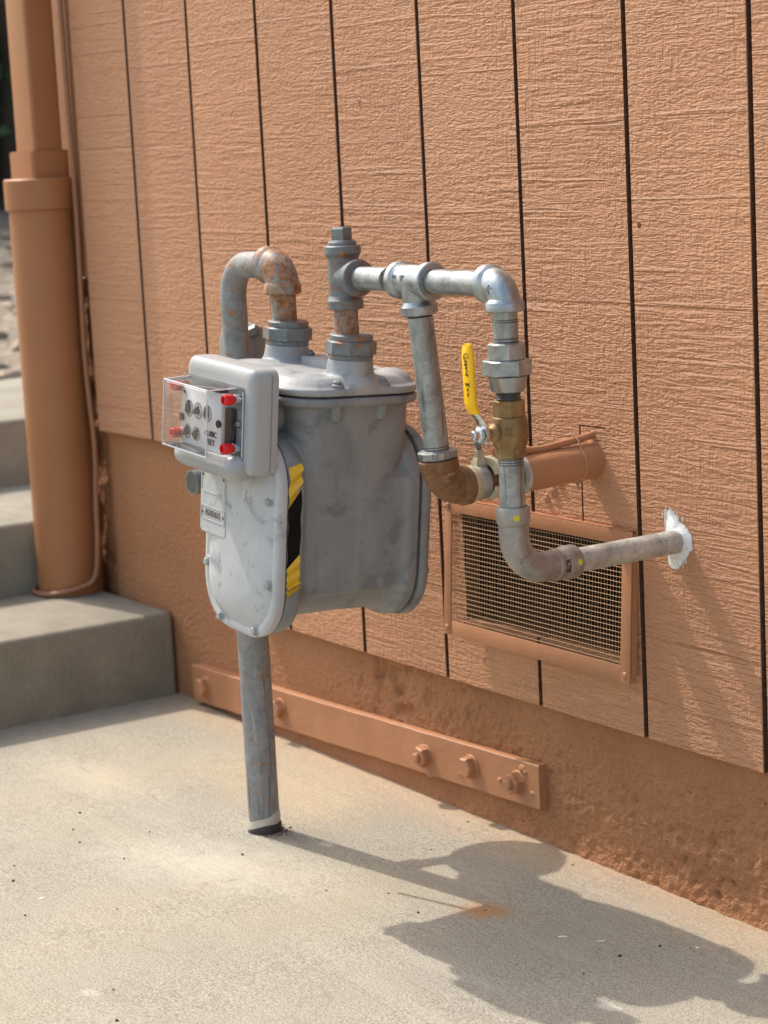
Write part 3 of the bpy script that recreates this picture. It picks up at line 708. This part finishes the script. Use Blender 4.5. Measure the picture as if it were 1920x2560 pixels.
# index / telemetry housing
IX0, IX1, IZ0, IZ1 = -.055, .103, -.093, .030
icx, icz = (IX0+IX1)/2, (IZ0+IZ1)/2; ihx, ihz = (IX1-IX0)/2, (IZ1-IZ0)/2
m = MB(); rs = []
for y, ins in ((-.112, .0035), (-.1135, .001), (-.121, .0005), (-.122, .0022), (-.1235, .0), (-.1400, .0006), (-.1440, .0020), (-.1468, .0048), (-.1480, .0090), (-.1482, .0150)):
    rs.append([(x, y, z) for x, z in rrect(ihx-ins, ihz-ins, .012-min(.006, ins*.4), 5, (icx, icz))])
m.rings(rs, True); hs = m.build('index_housing', 'plastic', mt, True, 50)
m = MB(); rs = []                                              # rounded battery roll along the bottom
zc = IZ0+.0075
for x, s1 in ((IX0+.001, .55), (IX0+.003, .82), (IX0+.008, .97), (IX0+.014, 1), (IX1-.034, 1), (IX1-.026, .97), (IX1-.020, .80), (IX1-.0165, .5)):
    rs.append([(x, -.1460-.0190*s1*math.cos(t)*1.05, zc+.0165*s1*math.sin(t)) for t in [2*math.pi*j/24 for j in range(24)]])
m.rings(rs, True); m.build('battery_roll', 'plastic', hs, True)
m = MB(); m.lathe((.03, -.07, -.03), (0, -1, 0), [(.030, 0), (.030, .050)], 28); m.build('drive_neck', 'meter', hs, True)
# dial plate
yf = -.1595
m = MB(); m.box(-.042, .053, yf, -.1478, -.0725, -.0030, .002); pl = m.build('dial_plate', 'white', mt, True)
m = MB(); m.box(.0545, .068, -.156, -.1475, -.064, -.018, .002); m.build('dark_reader', 'black', mt, True)
m = MB(); m.box(-.040, .048, -.1585, -.1478, -.0022, .0022, .0008); m.build('top_bar', 'black', mt, True)
def dial(x, z, r, ang, par):
    m = MB(); m.lathe((x, yf+.0001, z), (0, -1, 0), [(r, 0), (r, .0004), (r-.0006, .0004), (r-.0006, 0)], 28, False)
    for k in range(10):
        a = R(36*k); p0 = Vector((x+math.cos(a)*(r-.0004), yf-.0003, z+math.sin(a)*(r-.0004))); p1 = Vector((x+math.cos(a)*(r-.0024), yf-.0003, z+math.sin(a)*(r-.0024)))
        m.tube([p0, p1], .00035, 4)
    m.build('dial_ring', 'ink', par, True)
    text('dial_figures', '0', .0034, 'ink', par, frame((x, yf-.0004, z+r-.0040), (1, 0, 0), (0, 0, 1)), .0003, True); text('dial_figures', '5', .0034, 'ink', par, frame((x, yf-.0004, z-r+.0040), (1, 0, 0), (0, 0, 1)), .0003, True)
    d = Vector((math.cos(R(ang)), 0, math.sin(R(ang)))); n_ = Vector((-d.z, 0, d.x)); c = Vector((x, yf-.001, z))
    pts = [c-d*.0048+n_*.0044, c-d*.0048-n_*.0044, c+d*.001-n_*.0040, c+d*(r*1.05), c+d*.001+n_*.0040]
    m = MB(); m.rings([pts, [q+Vector((0, -.0022, 0)) for q in pts]], True); m.build('pointer', 'black', par, True, 0)
for x, a in ((-.0235, 80), (-.0015, 200), (.021, 75)): dial(x, -.0300, .0098, a, pl)
for x, a in ((-.026, 215), (-.0045, 50)): dial(x, -.0575, .0082, a, pl)
text('unit_text', 'CUBIC\nFEET', .0098, 'ink', pl, frame((.030, yf-.0004, -.0575), (1, 0, 0), (0, 0, 1)), .0003, True)
text('small_text', 'BIC', .004, 'ink', pl, frame((-.034, yf-.0004, -.012), (1, 0, 0), (0, 0, 1)), .0003, True)
for x, z in ((-.039, -.042), (.0485, -.038)):
    m = MB(); m.lathe((x, yf+.001, z), (0, -1, 0), [(.0045, 0), (.0045, .003)], 18); m.build('plate_plug', 'black', mt, True)
# clear window box
wy, wb = -.1865, -.1480
m = MB(); wx0, wx1, wz0, wz1 = -.038, .066, -.0725, .0035
def wring(g, y, gz=None):
    gz = g if gz is None else gz
    return [(x, y, z) for x, z in rrect((wx1-wx0)/2+g, (wz1-wz0)/2+gz, .004, 3, ((wx0+wx1)/2, (wz0+wz1)/2))]
m.rings([wring(.020, wb, .004), wring(.020, wb-.0018, .004), wring(.003, wb-.0022, .002), wring(.0, wy+.002), wring(-.002, wy)], False)
n = len(wring(0, 0)); m.f.append(tuple(4*n+j for j in range(n)))
wn = m.build('window', 'clear', mt, True, 30)
m = MB()                                                      # whitish edge strips imitate reflections on the clear plastic
for z in (wz0, wz1): m.tube([(wx0, wy+.0012, z), (wx1, wy+.0012, z)], .0012, 6)
for x in (wx0, wx1): m.tube([(x, wy+.0012, wz0), (x, wy+.0012, wz1)], .0012, 6)
for x in (wx0, wx1):
    for z in (wz0, wz1): m.tube([(x, wy+.0012, z), (x+(.003 if x > 0 else -.003), wb-.002, z+(.002 if z > -.03 else -.002))], .0009, 6)
for sx in (wx0-.019, wx1+.019): m.tube([(sx, wb-.0015, wz0), (sx, wb-.0015, wz1)], .0011, 6)
m.build('window_edge_glint', 'edge', wn, True)
for x, z in ((-.046, -.006), (-.046, -.062), (.0765, -.006), (.0765, -.062)):
    m = MB(); m.lathe((x, -.158, z), (0, -1, 0), [(.0056, 0), (.0062, .001), (.0062, .0115), (.0054, .0128), (.0038, .0128), (.0032, .010), (.0005, .010)], 22); m.build('tamper_cap', 'red', mt, True)
    m = MB(); m.lathe((x, -.1498, z), (0, -1, 0), [(.0060, 0), (.0060, .007), (.0035, .0085)], 18); m.build('cap_screw', 'chrome', mt, True)
m = MB(); m.lathe((.0800, -.1515, -.034), (0, -1, 0), [(.0045, 0), (.0045, .002), (.0035, .003), (.0030, .0015), (.0004, .0015)], 18); m.build('moulded_boss', 'clear', wn, True)
# meter swivel nuts
def wpt(p_): return mt.matrix_basis @ Vector(p_)
for nm, x in (('in', -.0720), ('out', .0720)):
    m = MB(); m.lathe((x, 0, .034), (0, 0, 1), [(.0255, 0), (.0265, .001), (.0265, .006)], 32); m.hexp((x, 0, .039), (0, 0, 1), .0300, 0, .0175, 8, .002, .2); m.lathe((x, 0, .0560), (0, 0, 1), [(.0245, 0), (.0255, .001), (.0255, .006), (.0235, .0075), (.016, .0078)], 32)
    m.build('swivel_nut', 'greyfit', mt, True)

# ------------------------------------------------------------------ striped tape behind the front flange
tp = thing('caution_tape', 'peeling yellow and black caution tape stuck along the side of the meter', 'tape', (1.115, -.235, .60))
tp.rotation_euler = mt.rotation_euler
def tstrip(z0, z1, name, mat, sk0=0, sk1=0, wob=0, y0=-.0980, y1=-.0815):
    m = MB(); N = 10; a = []; b = []
    for i in range(N+1):
        t = i/N; z = z0+(z1-z0)*t
        for L, y, sk in ((a, y0, 0), (b, y1, 1)):
            zz = z+(sk0*(1-t)+sk1*t)*sk
            bx = .1072 if y < -.09 else .1068
            L.append((bx+wob*math.sin(i*1.3+y*90)*.0022, y, zz))
    rs = [[p0, q0, (q0[0]-.0012, q0[1], q0[2]), (p0[0]-.0012, p0[1], p0[2])] for p0, q0 in zip(a, b)]
    m.rings(rs, True); return m.build(name, mat, tp, True, 40)
tstrip(-.0830, -.1310, 'tape_yellow', 'tape', 0.004, .022, 1.2)
tstrip(-.1312, -.2010, 'tape_black', 'tapeblack', .022, .016, .5)
tstrip(-.2012, -.2220, 'tape_yellow', 'tape', .016, .004, .6)
tstrip(-.2200, -.2360, 'tape_flap', 'tape', .004, .010, 1.8)
m = MB(); m.box(-.0650, -.0635, -.097, -.080, -.150, -.075); m.build('tape_yellow', 'tape', tp, True)

# ------------------------------------------------------------------ outlet manifold
OX, OY = 1.188, -.235
mf = thing('outlet_manifold', 'galvanized pipe run of tees and an elbow leading from the meter outlet', 'pipe', (OX, OY, .655))
Z0 = .7235; r34 = .0134
def collar(mb, o, ax, r, rc, L, seg=32): mb.lathe(o, ax, [(r, -.004), (rc-.0012, 0), (rc, .0014), (rc, L-.0014), (rc-.0014, L), (r*.86, L)], seg)
m = MB(); m.cyl((OX, OY, .648), (OX, OY, .6905), .0142, 28); m.build('nipple', 'riserrust', mf)
m = MB(); m.cyl((OX, OY, .690), (OX, OY, .758), .0182, 32); collar(m, (OX, OY, .699), (0, 0, -1), .0182, .0212, .012); collar(m, (OX, OY, .750), (0, 0, 1), .0182, .0212, .011)
m.cyl((OX, OY, Z0), (OX+.026, OY, Z0), .0180, 32); collar(m, (OX+.022, OY, Z0), (1, 0, 0), .018, .0215, .012); m.build('tee_fitting', 'greyfit', mf)
m = MB(); m.lathe((OX, OY, .758), (0, 0, 1), [(.0165, 0), (.0165, .006), (.0148, .0085), (.0100, .009)], 28)
sq = lambda r, z: [(OX+r*math.cos(R(45+20+90*i)), OY+r*math.sin(R(65+90*i)), z) for i in range(4)]
m.rings([sq(.0118, .766), sq(.0118, .7795), sq(.0100, .7815)], True); m.build('pipe_plug', 'greyfit', mf, smooth=30)
m = MB(); m.cyl((OX+.030, OY, Z0), (OX+.095, OY, Z0), r34, 28); m.build('pipe', 'galvpipe', mf)
T2 = 1.337
m = MB(); m.cyl((T2-.030, OY, Z0), (T2+.030, OY, Z0), .0176, 36); collar(m, (T2-.024, OY, Z0), (-1, 0, 0), .0176, .0210, .0105); collar(m, (T2+.024, OY, Z0), (1, 0, 0), .0176, .0210, .0105)
dd = Vector((.012, .085, -1)).normalized(); T2c = Vector((T2, OY, Z0))
m.cyl(T2c, T2c+dd*.031, .0172, 32); collar(m, T2c+dd*.026, dd, .0172, .0208, .0115); t2o = m.build('tee_fitting', 'galv', mf)
text('cast_mark', 'K', .011, 'galv', t2o, frame((T2-.002, OY-.0172, Z0+.003), (1, 0, 0), (0, 0, 1)), .001)
text('cast_mark', 'CO', .008, 'galv', t2o, frame((T2-.017, OY-.0172, Z0+.002), (0, 0, 1), (-1, 0, 0)), .001)
m = MB(); m.thread((T2+.033, OY, Z0), (T2+.040, OY, Z0), r34); m.build('thread', 'thread', mf)
m = MB(); m.thread(T2c+dd*.036, T2c+dd*.046, r34); m.build('thread', 'thread', mf)
SX, SY = 1.500, -.234
m = MB(); m.cyl((T2+.036, OY, Z0), (SX-.024, SY, Z0), r34, 28); m.build('pipe', 'galvpipe', mf)
m = MB(); elbow90(m, (SX-.026, SY, Z0), (SX, SY, Z0), (SX, SY, Z0-.024), .0174, .0208, .0105, 36); e2 = m.build('elbow', 'galv', mf)
text('cast_mark', 'K', .011, 'galv', e2, frame((SX-.004, SY-.0170, Z0-.004), (.8, 0, -.6), (.6, 0, .8)), .001)
m = MB(); m.cyl((SX, SY, .640), (SX, SY, .701), r34, 28); m.build('nipple', 'galvpipe', mf)
m = MB(); m.thread((SX, SY, .6625), (SX, SY, .6690), r34+.0004); m.build('thread', 'thread', mf)
m = MB(); m.thread((SX, SY, .6835), (SX, SY, .6880), r34+.0004); m.build('thread', 'thread', mf)
un = MB(); un.hexp((SX, SY, 0), (0, 0, 1), .0200, .6445, .6630, 8, .0014, .3); un.lathe((SX, SY, .6275), (0, 0, 1), [(.0165, -.016), (.0182, -.014), (.0205, -.001), (.0205, .0)], 32); uo = un.build('union_body', 'galv', mf)
m = MB(); m.hexp((SX, SY, 0), (0, 0, 1), .0262, .6285, .6450, 6, .0012, .12); m.build('union_nut', 'galv', uo)
m = MB(); m.thread((SX, SY, .6005), (SX, SY, .6125), r34); m.build('thread', 'thread', mf)

# ------------------------------------------------------------------ ball valve
bv = thing('ball_valve', 'brass ball valve with a yellow lever handle pointing up', 'valve', (SX, SY, .542))
m = MB(); m.hexp((SX, SY, 0), (0, 0, 1), .0172, .5845, .6030, 8, .0012, .3)
m.lathe((SX, SY, .5555), (0, 0, 1), [(.0170, -.002), (.0182, 0), (.0192, .006), (.0200, .012), (.0200, .0200), (.0190, .026), (.0185, .0290), (.0165, .030)], 36); m.hexp((SX, SY, 0), (0, 0, 1), .0170, .5410, .5560, 8, .0012, .3)
m.lathe((SX, SY, .5700), (0, -1, 0), [(.0105, .010), (.0100, .022), (.0075, .024), (.0060, .026), (.0060, .034)], 24); m.build('valve_body', 'brass', bv)
text('cast_mark', '125\n600', .0058, 'brass', bv, frame((SX+.0150, SY-.0128, .571), (.66, .75, 0), (0, 0, 1)), .0012)
# lever: swept flat bar, bent outwards, vinyl covered above the bend
def bar(pts, wdt, thk, name, mat, tip=False):
    m = MB(); pts = [Vector(q) for q in pts]; rs = []
    for i, q in enumerate(pts):
        t = (pts[min(i+1, len(pts)-1)]-pts[max(i-1, 0)]).normalized(); xx = Vector((1, 0, 0)); nn = t.cross(xx).normalized()
        ww = wdt[i] if isinstance(wdt, list) else wdt
        rs.append([q+xx*a*ww/2+nn*b*thk/2 for a, b in ((-1, -.5), (-.86, -1), (.86, -1), (1, -.5), (1, .5), (.86, 1), (-.86, 1), (-1, .5))])
    m.rings(rs, True); return m.build(name, mat, bv, smooth=50)
hy = SY-.0350
lever = bar([(SX, hy, .5600), (SX, hy, .5800), (SX-.001, hy-.002, .5850), (SX-.002, hy-.0090, .5950), (SX-.003, hy-.011, .600)], [.016, .0165, .016, .015, .015], .0028, 'lever', 'chrome')
gy = hy-.0115
bar([(SX-.0025, gy+.0045, .5930), (SX-.003, gy+.0010, .5985), (SX-.003, gy, .6040), (SX-.003, gy-.0006, .630), (SX-.003, gy-.001, .6550), (SX-.003, gy-.001, .6610), (SX-.003, gy-.001, .6645), (SX-.003, gy-.001, .6660)], [.0165, .0172, .0175, .0175, .0172, .0150, .0105, .0050], .0052, 'grip', 'yellow')
text('maker_mark', 'Legend', .0072, 'ink', bv, frame((SX-.0025, gy-.0036, .6425), (0, 0, -1), (1, 0, 0)), .0003)
m = MB(); m.tube(arc((SX-.0025, gy-.0034, .6515), (0, 0, 1), (1, 0, 0), .0045, -170, 100, 14), .0006, 5); m.build('maker_swoosh', 'ink', bv)
text('rating_mark', 'WK\nII\nX', .0052, 'ink', bv, frame((SX-.0025, gy-.0032, .6180), (1, 0, 0), (0, 0, 1)), .0003)
m = MB(); m.hexp((SX, hy-.0012, .5700), (0, -1, 0), .0085, 0, .0060); m.lathe((SX, hy-.007, .5700), (0, -1, 0), [(.0050, 0), (.0050, .0050), (.0035, .0062)], 16); m.build('lever_nut', 'chrome', bv)
m = MB(); m.lathe((SX, hy-.0010, .570), (0, -1, 0), [(.0105, -.003), (.0105, .0006)], 20); m.build('washer', 'chrome', bv)

# ------------------------------------------------------------------ supply line into the house
sp = thing('supply_line', 'zinc press elbow and dull grey pipe running from the ball valve into the wall', 'pipe', (SX, SY, .43))
m = MB(); m.cyl((SX, SY, .488), (SX, SY, .5420), r34, 32); m.build('pipe', 'galvpipe', sp)
m = MB(); m.thread((SX, SY, .5330), (SX, SY, .5410), r34+.0004, .0024); m.build('thread', 'thread', sp)
PZ = .4165
pe = MB()
pe.lathe((SX, SY, .4700), (0, 0, 1), [(.0155, -.003), (.0166, 0), (.0180, .0015), (.0182, .004), (.0182, .0165), (.0172, .0190), (.0150, .0190), (.0140, .017)], 40)
R0 = .038
ctr = Vector((SX, SY+R0, .4565+.0))
PZ = .4565-R0
pts = [Vector((SX, SY, .472)), Vector((SX, SY, .465))]+[ctr+Vector((0, -R0*math.cos(t), -R0*math.sin(t))) for t in [math.pi/2*i/14 for i in range(15)]]
endp = pts[-1]; pts.append(endp+Vector((0, .016, .0005)))
pe.tube(pts, .0162, 36)
pdir = (Vector((1.492, .0, .4175))-endp).normalized()
pe.lathe(endp+pdir*.012, pdir, [(.0160, -.003), (.0172, 0), (.0178, .003), (.0168, .006), (.0168, .010), (.0182, .0135), (.0186, .017), (.0186, .027), (.0176, .030), (.0150, .030)], 40)
peo = pe.build('press_elbow', 'press', sp)
text('fitting_print', 'K7II', .009, 'ink', peo, frame(endp+pdir*.0205+Vector((.0171, -.000, .0)), (0, 0, -1), (0, 1, 0)), .0006)
m = MB(); m.lathe((SX+.0163, SY-.0075, .4790), (.90, -.42, 0), [(.0036, 0), (.0032, .0008), (.0008, .0010)], 14); m.build('yellow_dot', 'yelldot', peo)
m = MB(); q = endp+pdir*.0365; m.lathe(q+Vector((.0178, -.001, .002)), (1, -.2, .1), [(.0034, 0), (.0030, .0010), (.0008, .0012)], 14); m.build('yellow_dot', 'yelldot', peo)
m = MB(); m.cyl(endp+pdir*.036, Vector((1.492, .0, .4175))+pdir*.030, r34, 32); m.build('pipe', 'oldpipe', sp)

# sealant smear where the pipe meets the siding
sl_ = MB(); rnd = random.Random(3); c0 = Vector((1.491, 0, .4175)); rs = []
NS = 60
def rad_at(a):
    base = .0188+.003*math.sin(2*a+1)+.005*rnd.random()**2
    d = math.cos(a-R(118)); base += max(0, d)**8*.020; d = math.cos(a-R(255)); base += max(0, d)**6*.016
    return base
outs = [rad_at(2*math.pi*i/NS) for i in range(NS)]
outs = [(outs[i-1]+2*outs[i]+outs[(i+1) % NS])/4 for i in range(NS)]
for fr, hgt in ((1.0, .0003), (.86, .0007), (.72, .0020), (.64, .0050)):
    rs.append([(c0.x+math.cos(2*math.pi*i/NS)*max(.0145, outs[i]*fr), -hgt-.0006*rnd.random(), c0.z+math.sin(2*math.pi*i/NS)*max(.0145, outs[i]*fr)) for i in range(NS)])
rs.append([(c0.x+math.cos(2*math.pi*i/NS)*.0130, -.007-.002*rnd.random(), c0.z+math.sin(2*math.pi*i/NS)*.0130) for i in range(NS)])
rs.insert(0, [(x, .0015, z) for x, y, z in rs[0]])
sl_.rings(rs, False)
for i in range(60):                                           # ragged brush flecks
    a = rnd.choice([R(118), R(118), R(255), R(250), rnd.uniform(0, 6.28)])+rnd.gauss(0, .35); rr0 = rnd.uniform(.018, .029)+(.014*rnd.random() if abs(a-R(118)) < .3 else 0)
    x = c0.x+math.cos(a)*rr0; z = c0.z+math.sin(a)*rr0; L = rnd.uniform(.003, .012); wd = rnd.uniform(.0002, .0006)
    if abs(z) > 0: sl_.box(x-wd, x+wd, -.0012, .001, z-L/2, z+L/2)
o = sl_.build('pipe_sealant', 'seal'); tag(o, 'ragged smear of white sealant round the grey pipe at the siding', 'sealant')

# ------------------------------------------------------------------ drop line back to the wall
dl = thing('drop_line', 'galvanized drop pipe with a rusty elbow feeding a tan painted sleeve into the wall', 'pipe', (1.34, -.22, .50))
pA = T2c+dd*.040; pB = T2c+dd*.2145
m = MB(); m.cyl(pA, pB, .0142, 32); m.build('pipe', 'galvpipe', dl)
m = MB(); m.thread(T2c+dd*.1850, T2c+dd*.1960, .0145); m.build('thread', 'thread', dl)
WE = Vector((1.342, 0, .4955)); cor = T2c+dd*.236; run = (WE-cor).normalized()
m = MB(); elbow90(m, cor-dd*.030, cor, cor+run*.030, .0205, .0228, .012, 36); m.build('elbow', 'rusty', dl)
m = MB(); m.lathe(cor-dd*.040, -dd, [(.021, -.004), (.0224, -.002), (.0224, .004), (.016, .006)], 32); m.build('elbow_band', 'galvpipe', dl)
at = lambda t: cor+run*t
m = MB(); m.lathe(at(.026), run, [(.0215, 0), (.0222, .004), (.0200, .008), (.0216, .012), (.0205, .016), (.0190, .017), (.0190, .024), (.0170, .026)], 36); m.build('coupling', 'putty', dl)
m = MB(); m.lathe(at(.046), run, [(.0192, 0), (.0200, .002), (.0200, .010), (.0182, .012)], 36); m.build('union_ring', 'galvpipe', dl)
m = MB(); m.cyl(at(.050), at(.125), .0172, 32); m.build('nipple', 'rusty', dl)
m = MB(); m.lathe(at(.104), run, [(.017, 0), (.0232, .001), (.0232, .006), (.0205, .007)], 36); m.build('end_collar', 'oldpipe', dl)
m = MB(); rs_ = [(.0190, 0), (.0216, .002), (.0218, .03), (.0214, .07), (.0208, .13), (.0206, .17)]; m.lathe(at(.1085), run, rs_, 40); m.build('sleeve', 'trim', dl)

# ground clamp on the drop line
gc = thing('ground_clamp', 'cast ground clamp with an upright screw gripping the rusty pipe by the valve', 'clamp', at(.075))
cc = at(.068)+Vector((0, 0, .003)); upv = Vector((0, 0, 1)); sd_ = run.cross(upv).normalized()
m = MB()
for s_, nm in ((1, 0), (-1, 1)):
    rs = []
    for i in range(13):
        a = R(-70+140*i/12)
        o_ = cc+(sd_*math.sin(a)*1.25+upv*math.cos(a)*s_)*.0185
        n_ = (sd_*math.sin(a)+upv*math.cos(a)*s_).normalized()
        rs.append([o_-run*.010, o_+run*.010, o_+run*.009+n_*.006, o_-run*.009+n_*.006])
    m.rings(rs, True)
m.build('jaw', 'putty', gc)
for s_ in (1, -1):
    q = cc+sd_*.0255*s_; m = MB(); m.cyl(q-upv*.016, q+upv*.018, .0034, 12); m.hexp(q+upv*.010, upv, .0068, 0, .0055); m.build('clamp_bolt', 'riserrust', gc)
q = cc-run*.014-sd_*.002; m = MB(); m.rings([[q+run*(a*.009*s1)+sd_*(b*.007*s1)+upv*hh for a, b in ((-1, -1), (1, -1), (1, 1), (-1, 1))] for s1, hh in ((.95, .014), (.85, .020), (.55, .025), (.48, .033))], True); m.build('terminal_post', 'putty', gc, smooth=20)
m = MB(); m.cyl(q+upv*.031, q+upv*.0405, .0028, 12); m.lathe(q+upv*.0395, upv, [(.0056, 0), (.0060, .0015), (.0050, .0042), (.002, .0050)], 14); m.build('clamp_screw', 'greyfit', gc)
m = MB(); q2 = cc+run*.012+sd_*.004+upv*.020; m.ball(q2, .0065, .0065, .0060, 14, 10); m.build('bolt_head', 'rusty', gc)
# ground wire along the top of the sleeve
gw = thing('ground_wire', 'painted ground wire tied along the top of the tan sleeve', 'wire', at(.10)+upv*.02)
pp = [cc+upv*.030, at(.095)+upv*.0285, at(.115)+upv*.0265, at(.14)+upv*.0245, at(.165)+upv*.026, at(.19)+upv*.0275, at(.212)+upv*.0300, at(.229)+upv*.0345]
m = MB(); m.tube(smoothpath(pp), [.0042]*(len(smoothpath(pp)))); m.build('wire', 'trim', gw)
m = MB(); e_ = at(.226)+upv*.033
for i in range(9): m.ball(e_+Vector((rnd.uniform(-.006, .006), rnd.uniform(-.004, .004), rnd.uniform(-.005, .005))), .0035, .003, .0032, 8, 6)
m.build('wire_end', 'trim', gw)
tq = at(.188); pts = [tq+(sd_*math.sin(R(a))+upv*math.cos(R(a)))*(.0222 if abs(((a+180) % 360)-180) > 35 else .0222+.0120*(1-abs(((a+180) % 360)-180)/35)) for a in range(0, 361, 12)]
m = MB(); m.tube(pts, .0009, 6); m.tube(smoothpath([tq-upv*.021, tq+Vector((.004, 0, -.026)), tq+Vector((.001, .003, -.030))]), .0016, 6); m.build('wire_tie', 'wire', gw)

# ------------------------------------------------------------------ small white cable tie tail behind the meter
m = MB(); m.tube(smoothpath([(1.062, -.252, .342), (1.0, -.272, .344), (.955, -.285, .351)]), [.0026]*12+[.0030], 8); o = m.build('cable_tie', 'chip'); tag(o, 'stub of white cable tie sticking out under the meter on the left', 'cable tie')

# ------------------------------------------------------------------ debris on the paving
rnd = random.Random(21)
dark = [(0.832, -0.553), (0.886, -0.578), (1.01, -0.617), (0.802, -0.447), (0.747, -0.431), (0.901, -0.432), (0.825, -0.357), (0.987, -0.308), (1.171, -0.296), (0.686, -0.392), (1.367, -0.673), (1.063, -0.522), (1.288, -0.638), (1.349, -0.188), (1.56, -0.159), (1.575, -0.221), (1.305, -0.253), (1.12, -0.154), (1.128, -0.114), (1.228, -0.244), (1.067, -0.014), (1.29, -0.014), (1.591, -0.085), (1.565, -0.107)]
def crumb(x, y, sx, sy, h, name, mat, label, cat, group):
    m = MB(); a0 = rnd.uniform(0, 6); n = 7; z = zg(x); rs = []
    for s1, zz in ((1, -.0002), (1.05, h*.45), (.6, h)):
        rs.append([(x+(math.cos(a0)*math.cos(t)*sx-math.sin(a0)*math.sin(t)*sy)*s1*rnd.uniform(.8, 1.2), y+(math.sin(a0)*math.cos(t)*sx+math.cos(a0)*math.sin(t)*sy)*s1*rnd.uniform(.8, 1.2), z+zz) for t in [2*math.pi*k/n for k in range(n)]])
    m.rings(rs, True); o = m.build(name, mat, None, smooth=50); tag(o, label, cat, group)
DL = {(1.349, -0.188): 'tiny dark crumb in the middle of the rust stain on the paving', (0.987, -0.308): 'tiny dark crumb just in front of the riser foot on the paving',
      (1.067, -0.014): 'tiny dark crumb at the foot of the wall below the steel strap', (1.29, -0.014): 'tiny dark crumb at the foot of the wall right of the steel strap',
      (1.56, -0.159): 'larger dark crumb lying in the meter shadow', (1.575, -0.221): 'small dark crumb near the lower edge of the meter shadow',
      (1.171, -0.296): 'tiny dark crumb in the sun just left of the meter shadow tip', (1.367, -0.673): 'dark crumb nearest the bottom edge of the photo'}
for x, y in dark:
    s_ = rnd.uniform(.0012, .0024); crumb(x, y, s_, s_*.8, s_*.9, 'dirt_speck', 'speck', DL.get((x, y), 'tiny dark crumb of dirt lying on the pale concrete paving'), 'dirt', 'dark crumbs scattered on the paving')
for x, y, sx, sy, lb in ((.967, -.576, .0045, .0022, 'oval white flake in the sun at the left of the paving'), (1.307, -.589, .003, .001, 'short white flake in the sun at the bottom of the photo'), (1.127, -.062, .006, .0008, 'thin white splinter on the paving below the end of the strap'),
                       (1.473, -.171, .0055, .0012, 'longest white flake lying in the meter shadow'), (1.511, -.147, .006, .0007, 'thin white splinter lying in the meter shadow'), (1.594, -.078, .002, .0015, 'tiny white flake near the wall side of the meter shadow')):
    crumb(x, y, sx, sy, .0009, 'pale_chip', 'chip', lb, 'flake', 'white flakes scattered on the paving')

# ------------------------------------------------------------------ hedge far left
hd = thing('hedge', 'dark leafy hedge in shade beyond the steps at far left', 'hedge', (-5.4, 2.2, .60))
m = MB(); rnd = random.Random(5); lf = []
for i in range(5200):
    x = -5.4+rnd.gauss(0, .35); y = 2.2+rnd.uniform(-2.3, 2.3); z = .60+2.4*rnd.random()
    s_ = rnd.uniform(.03, .06); a = Vector((rnd.gauss(0, 1), rnd.gauss(0, 1), rnd.gauss(0, 1))).normalized(); b = a.orthogonal().normalized(); c = Vector((x, y, z))
    m.add([c-a*s_, c+b*s_*.45, c+a*s_, c-b*s_*.45], [(0, 1, 2, 3)])
m.build('foliage', 'leaf', hd, smooth=0)
m = MB()
for i in range(9):
    y = 2.2-2+.5*i; m.tube([(-5.4, y, .55), (-5.45, y+.1, 1.3), (-5.4+rnd.uniform(-.1, .1), y-.1, 2.5)], [.04, .03, .012], 8)
m.build('stems', 'bark', hd)
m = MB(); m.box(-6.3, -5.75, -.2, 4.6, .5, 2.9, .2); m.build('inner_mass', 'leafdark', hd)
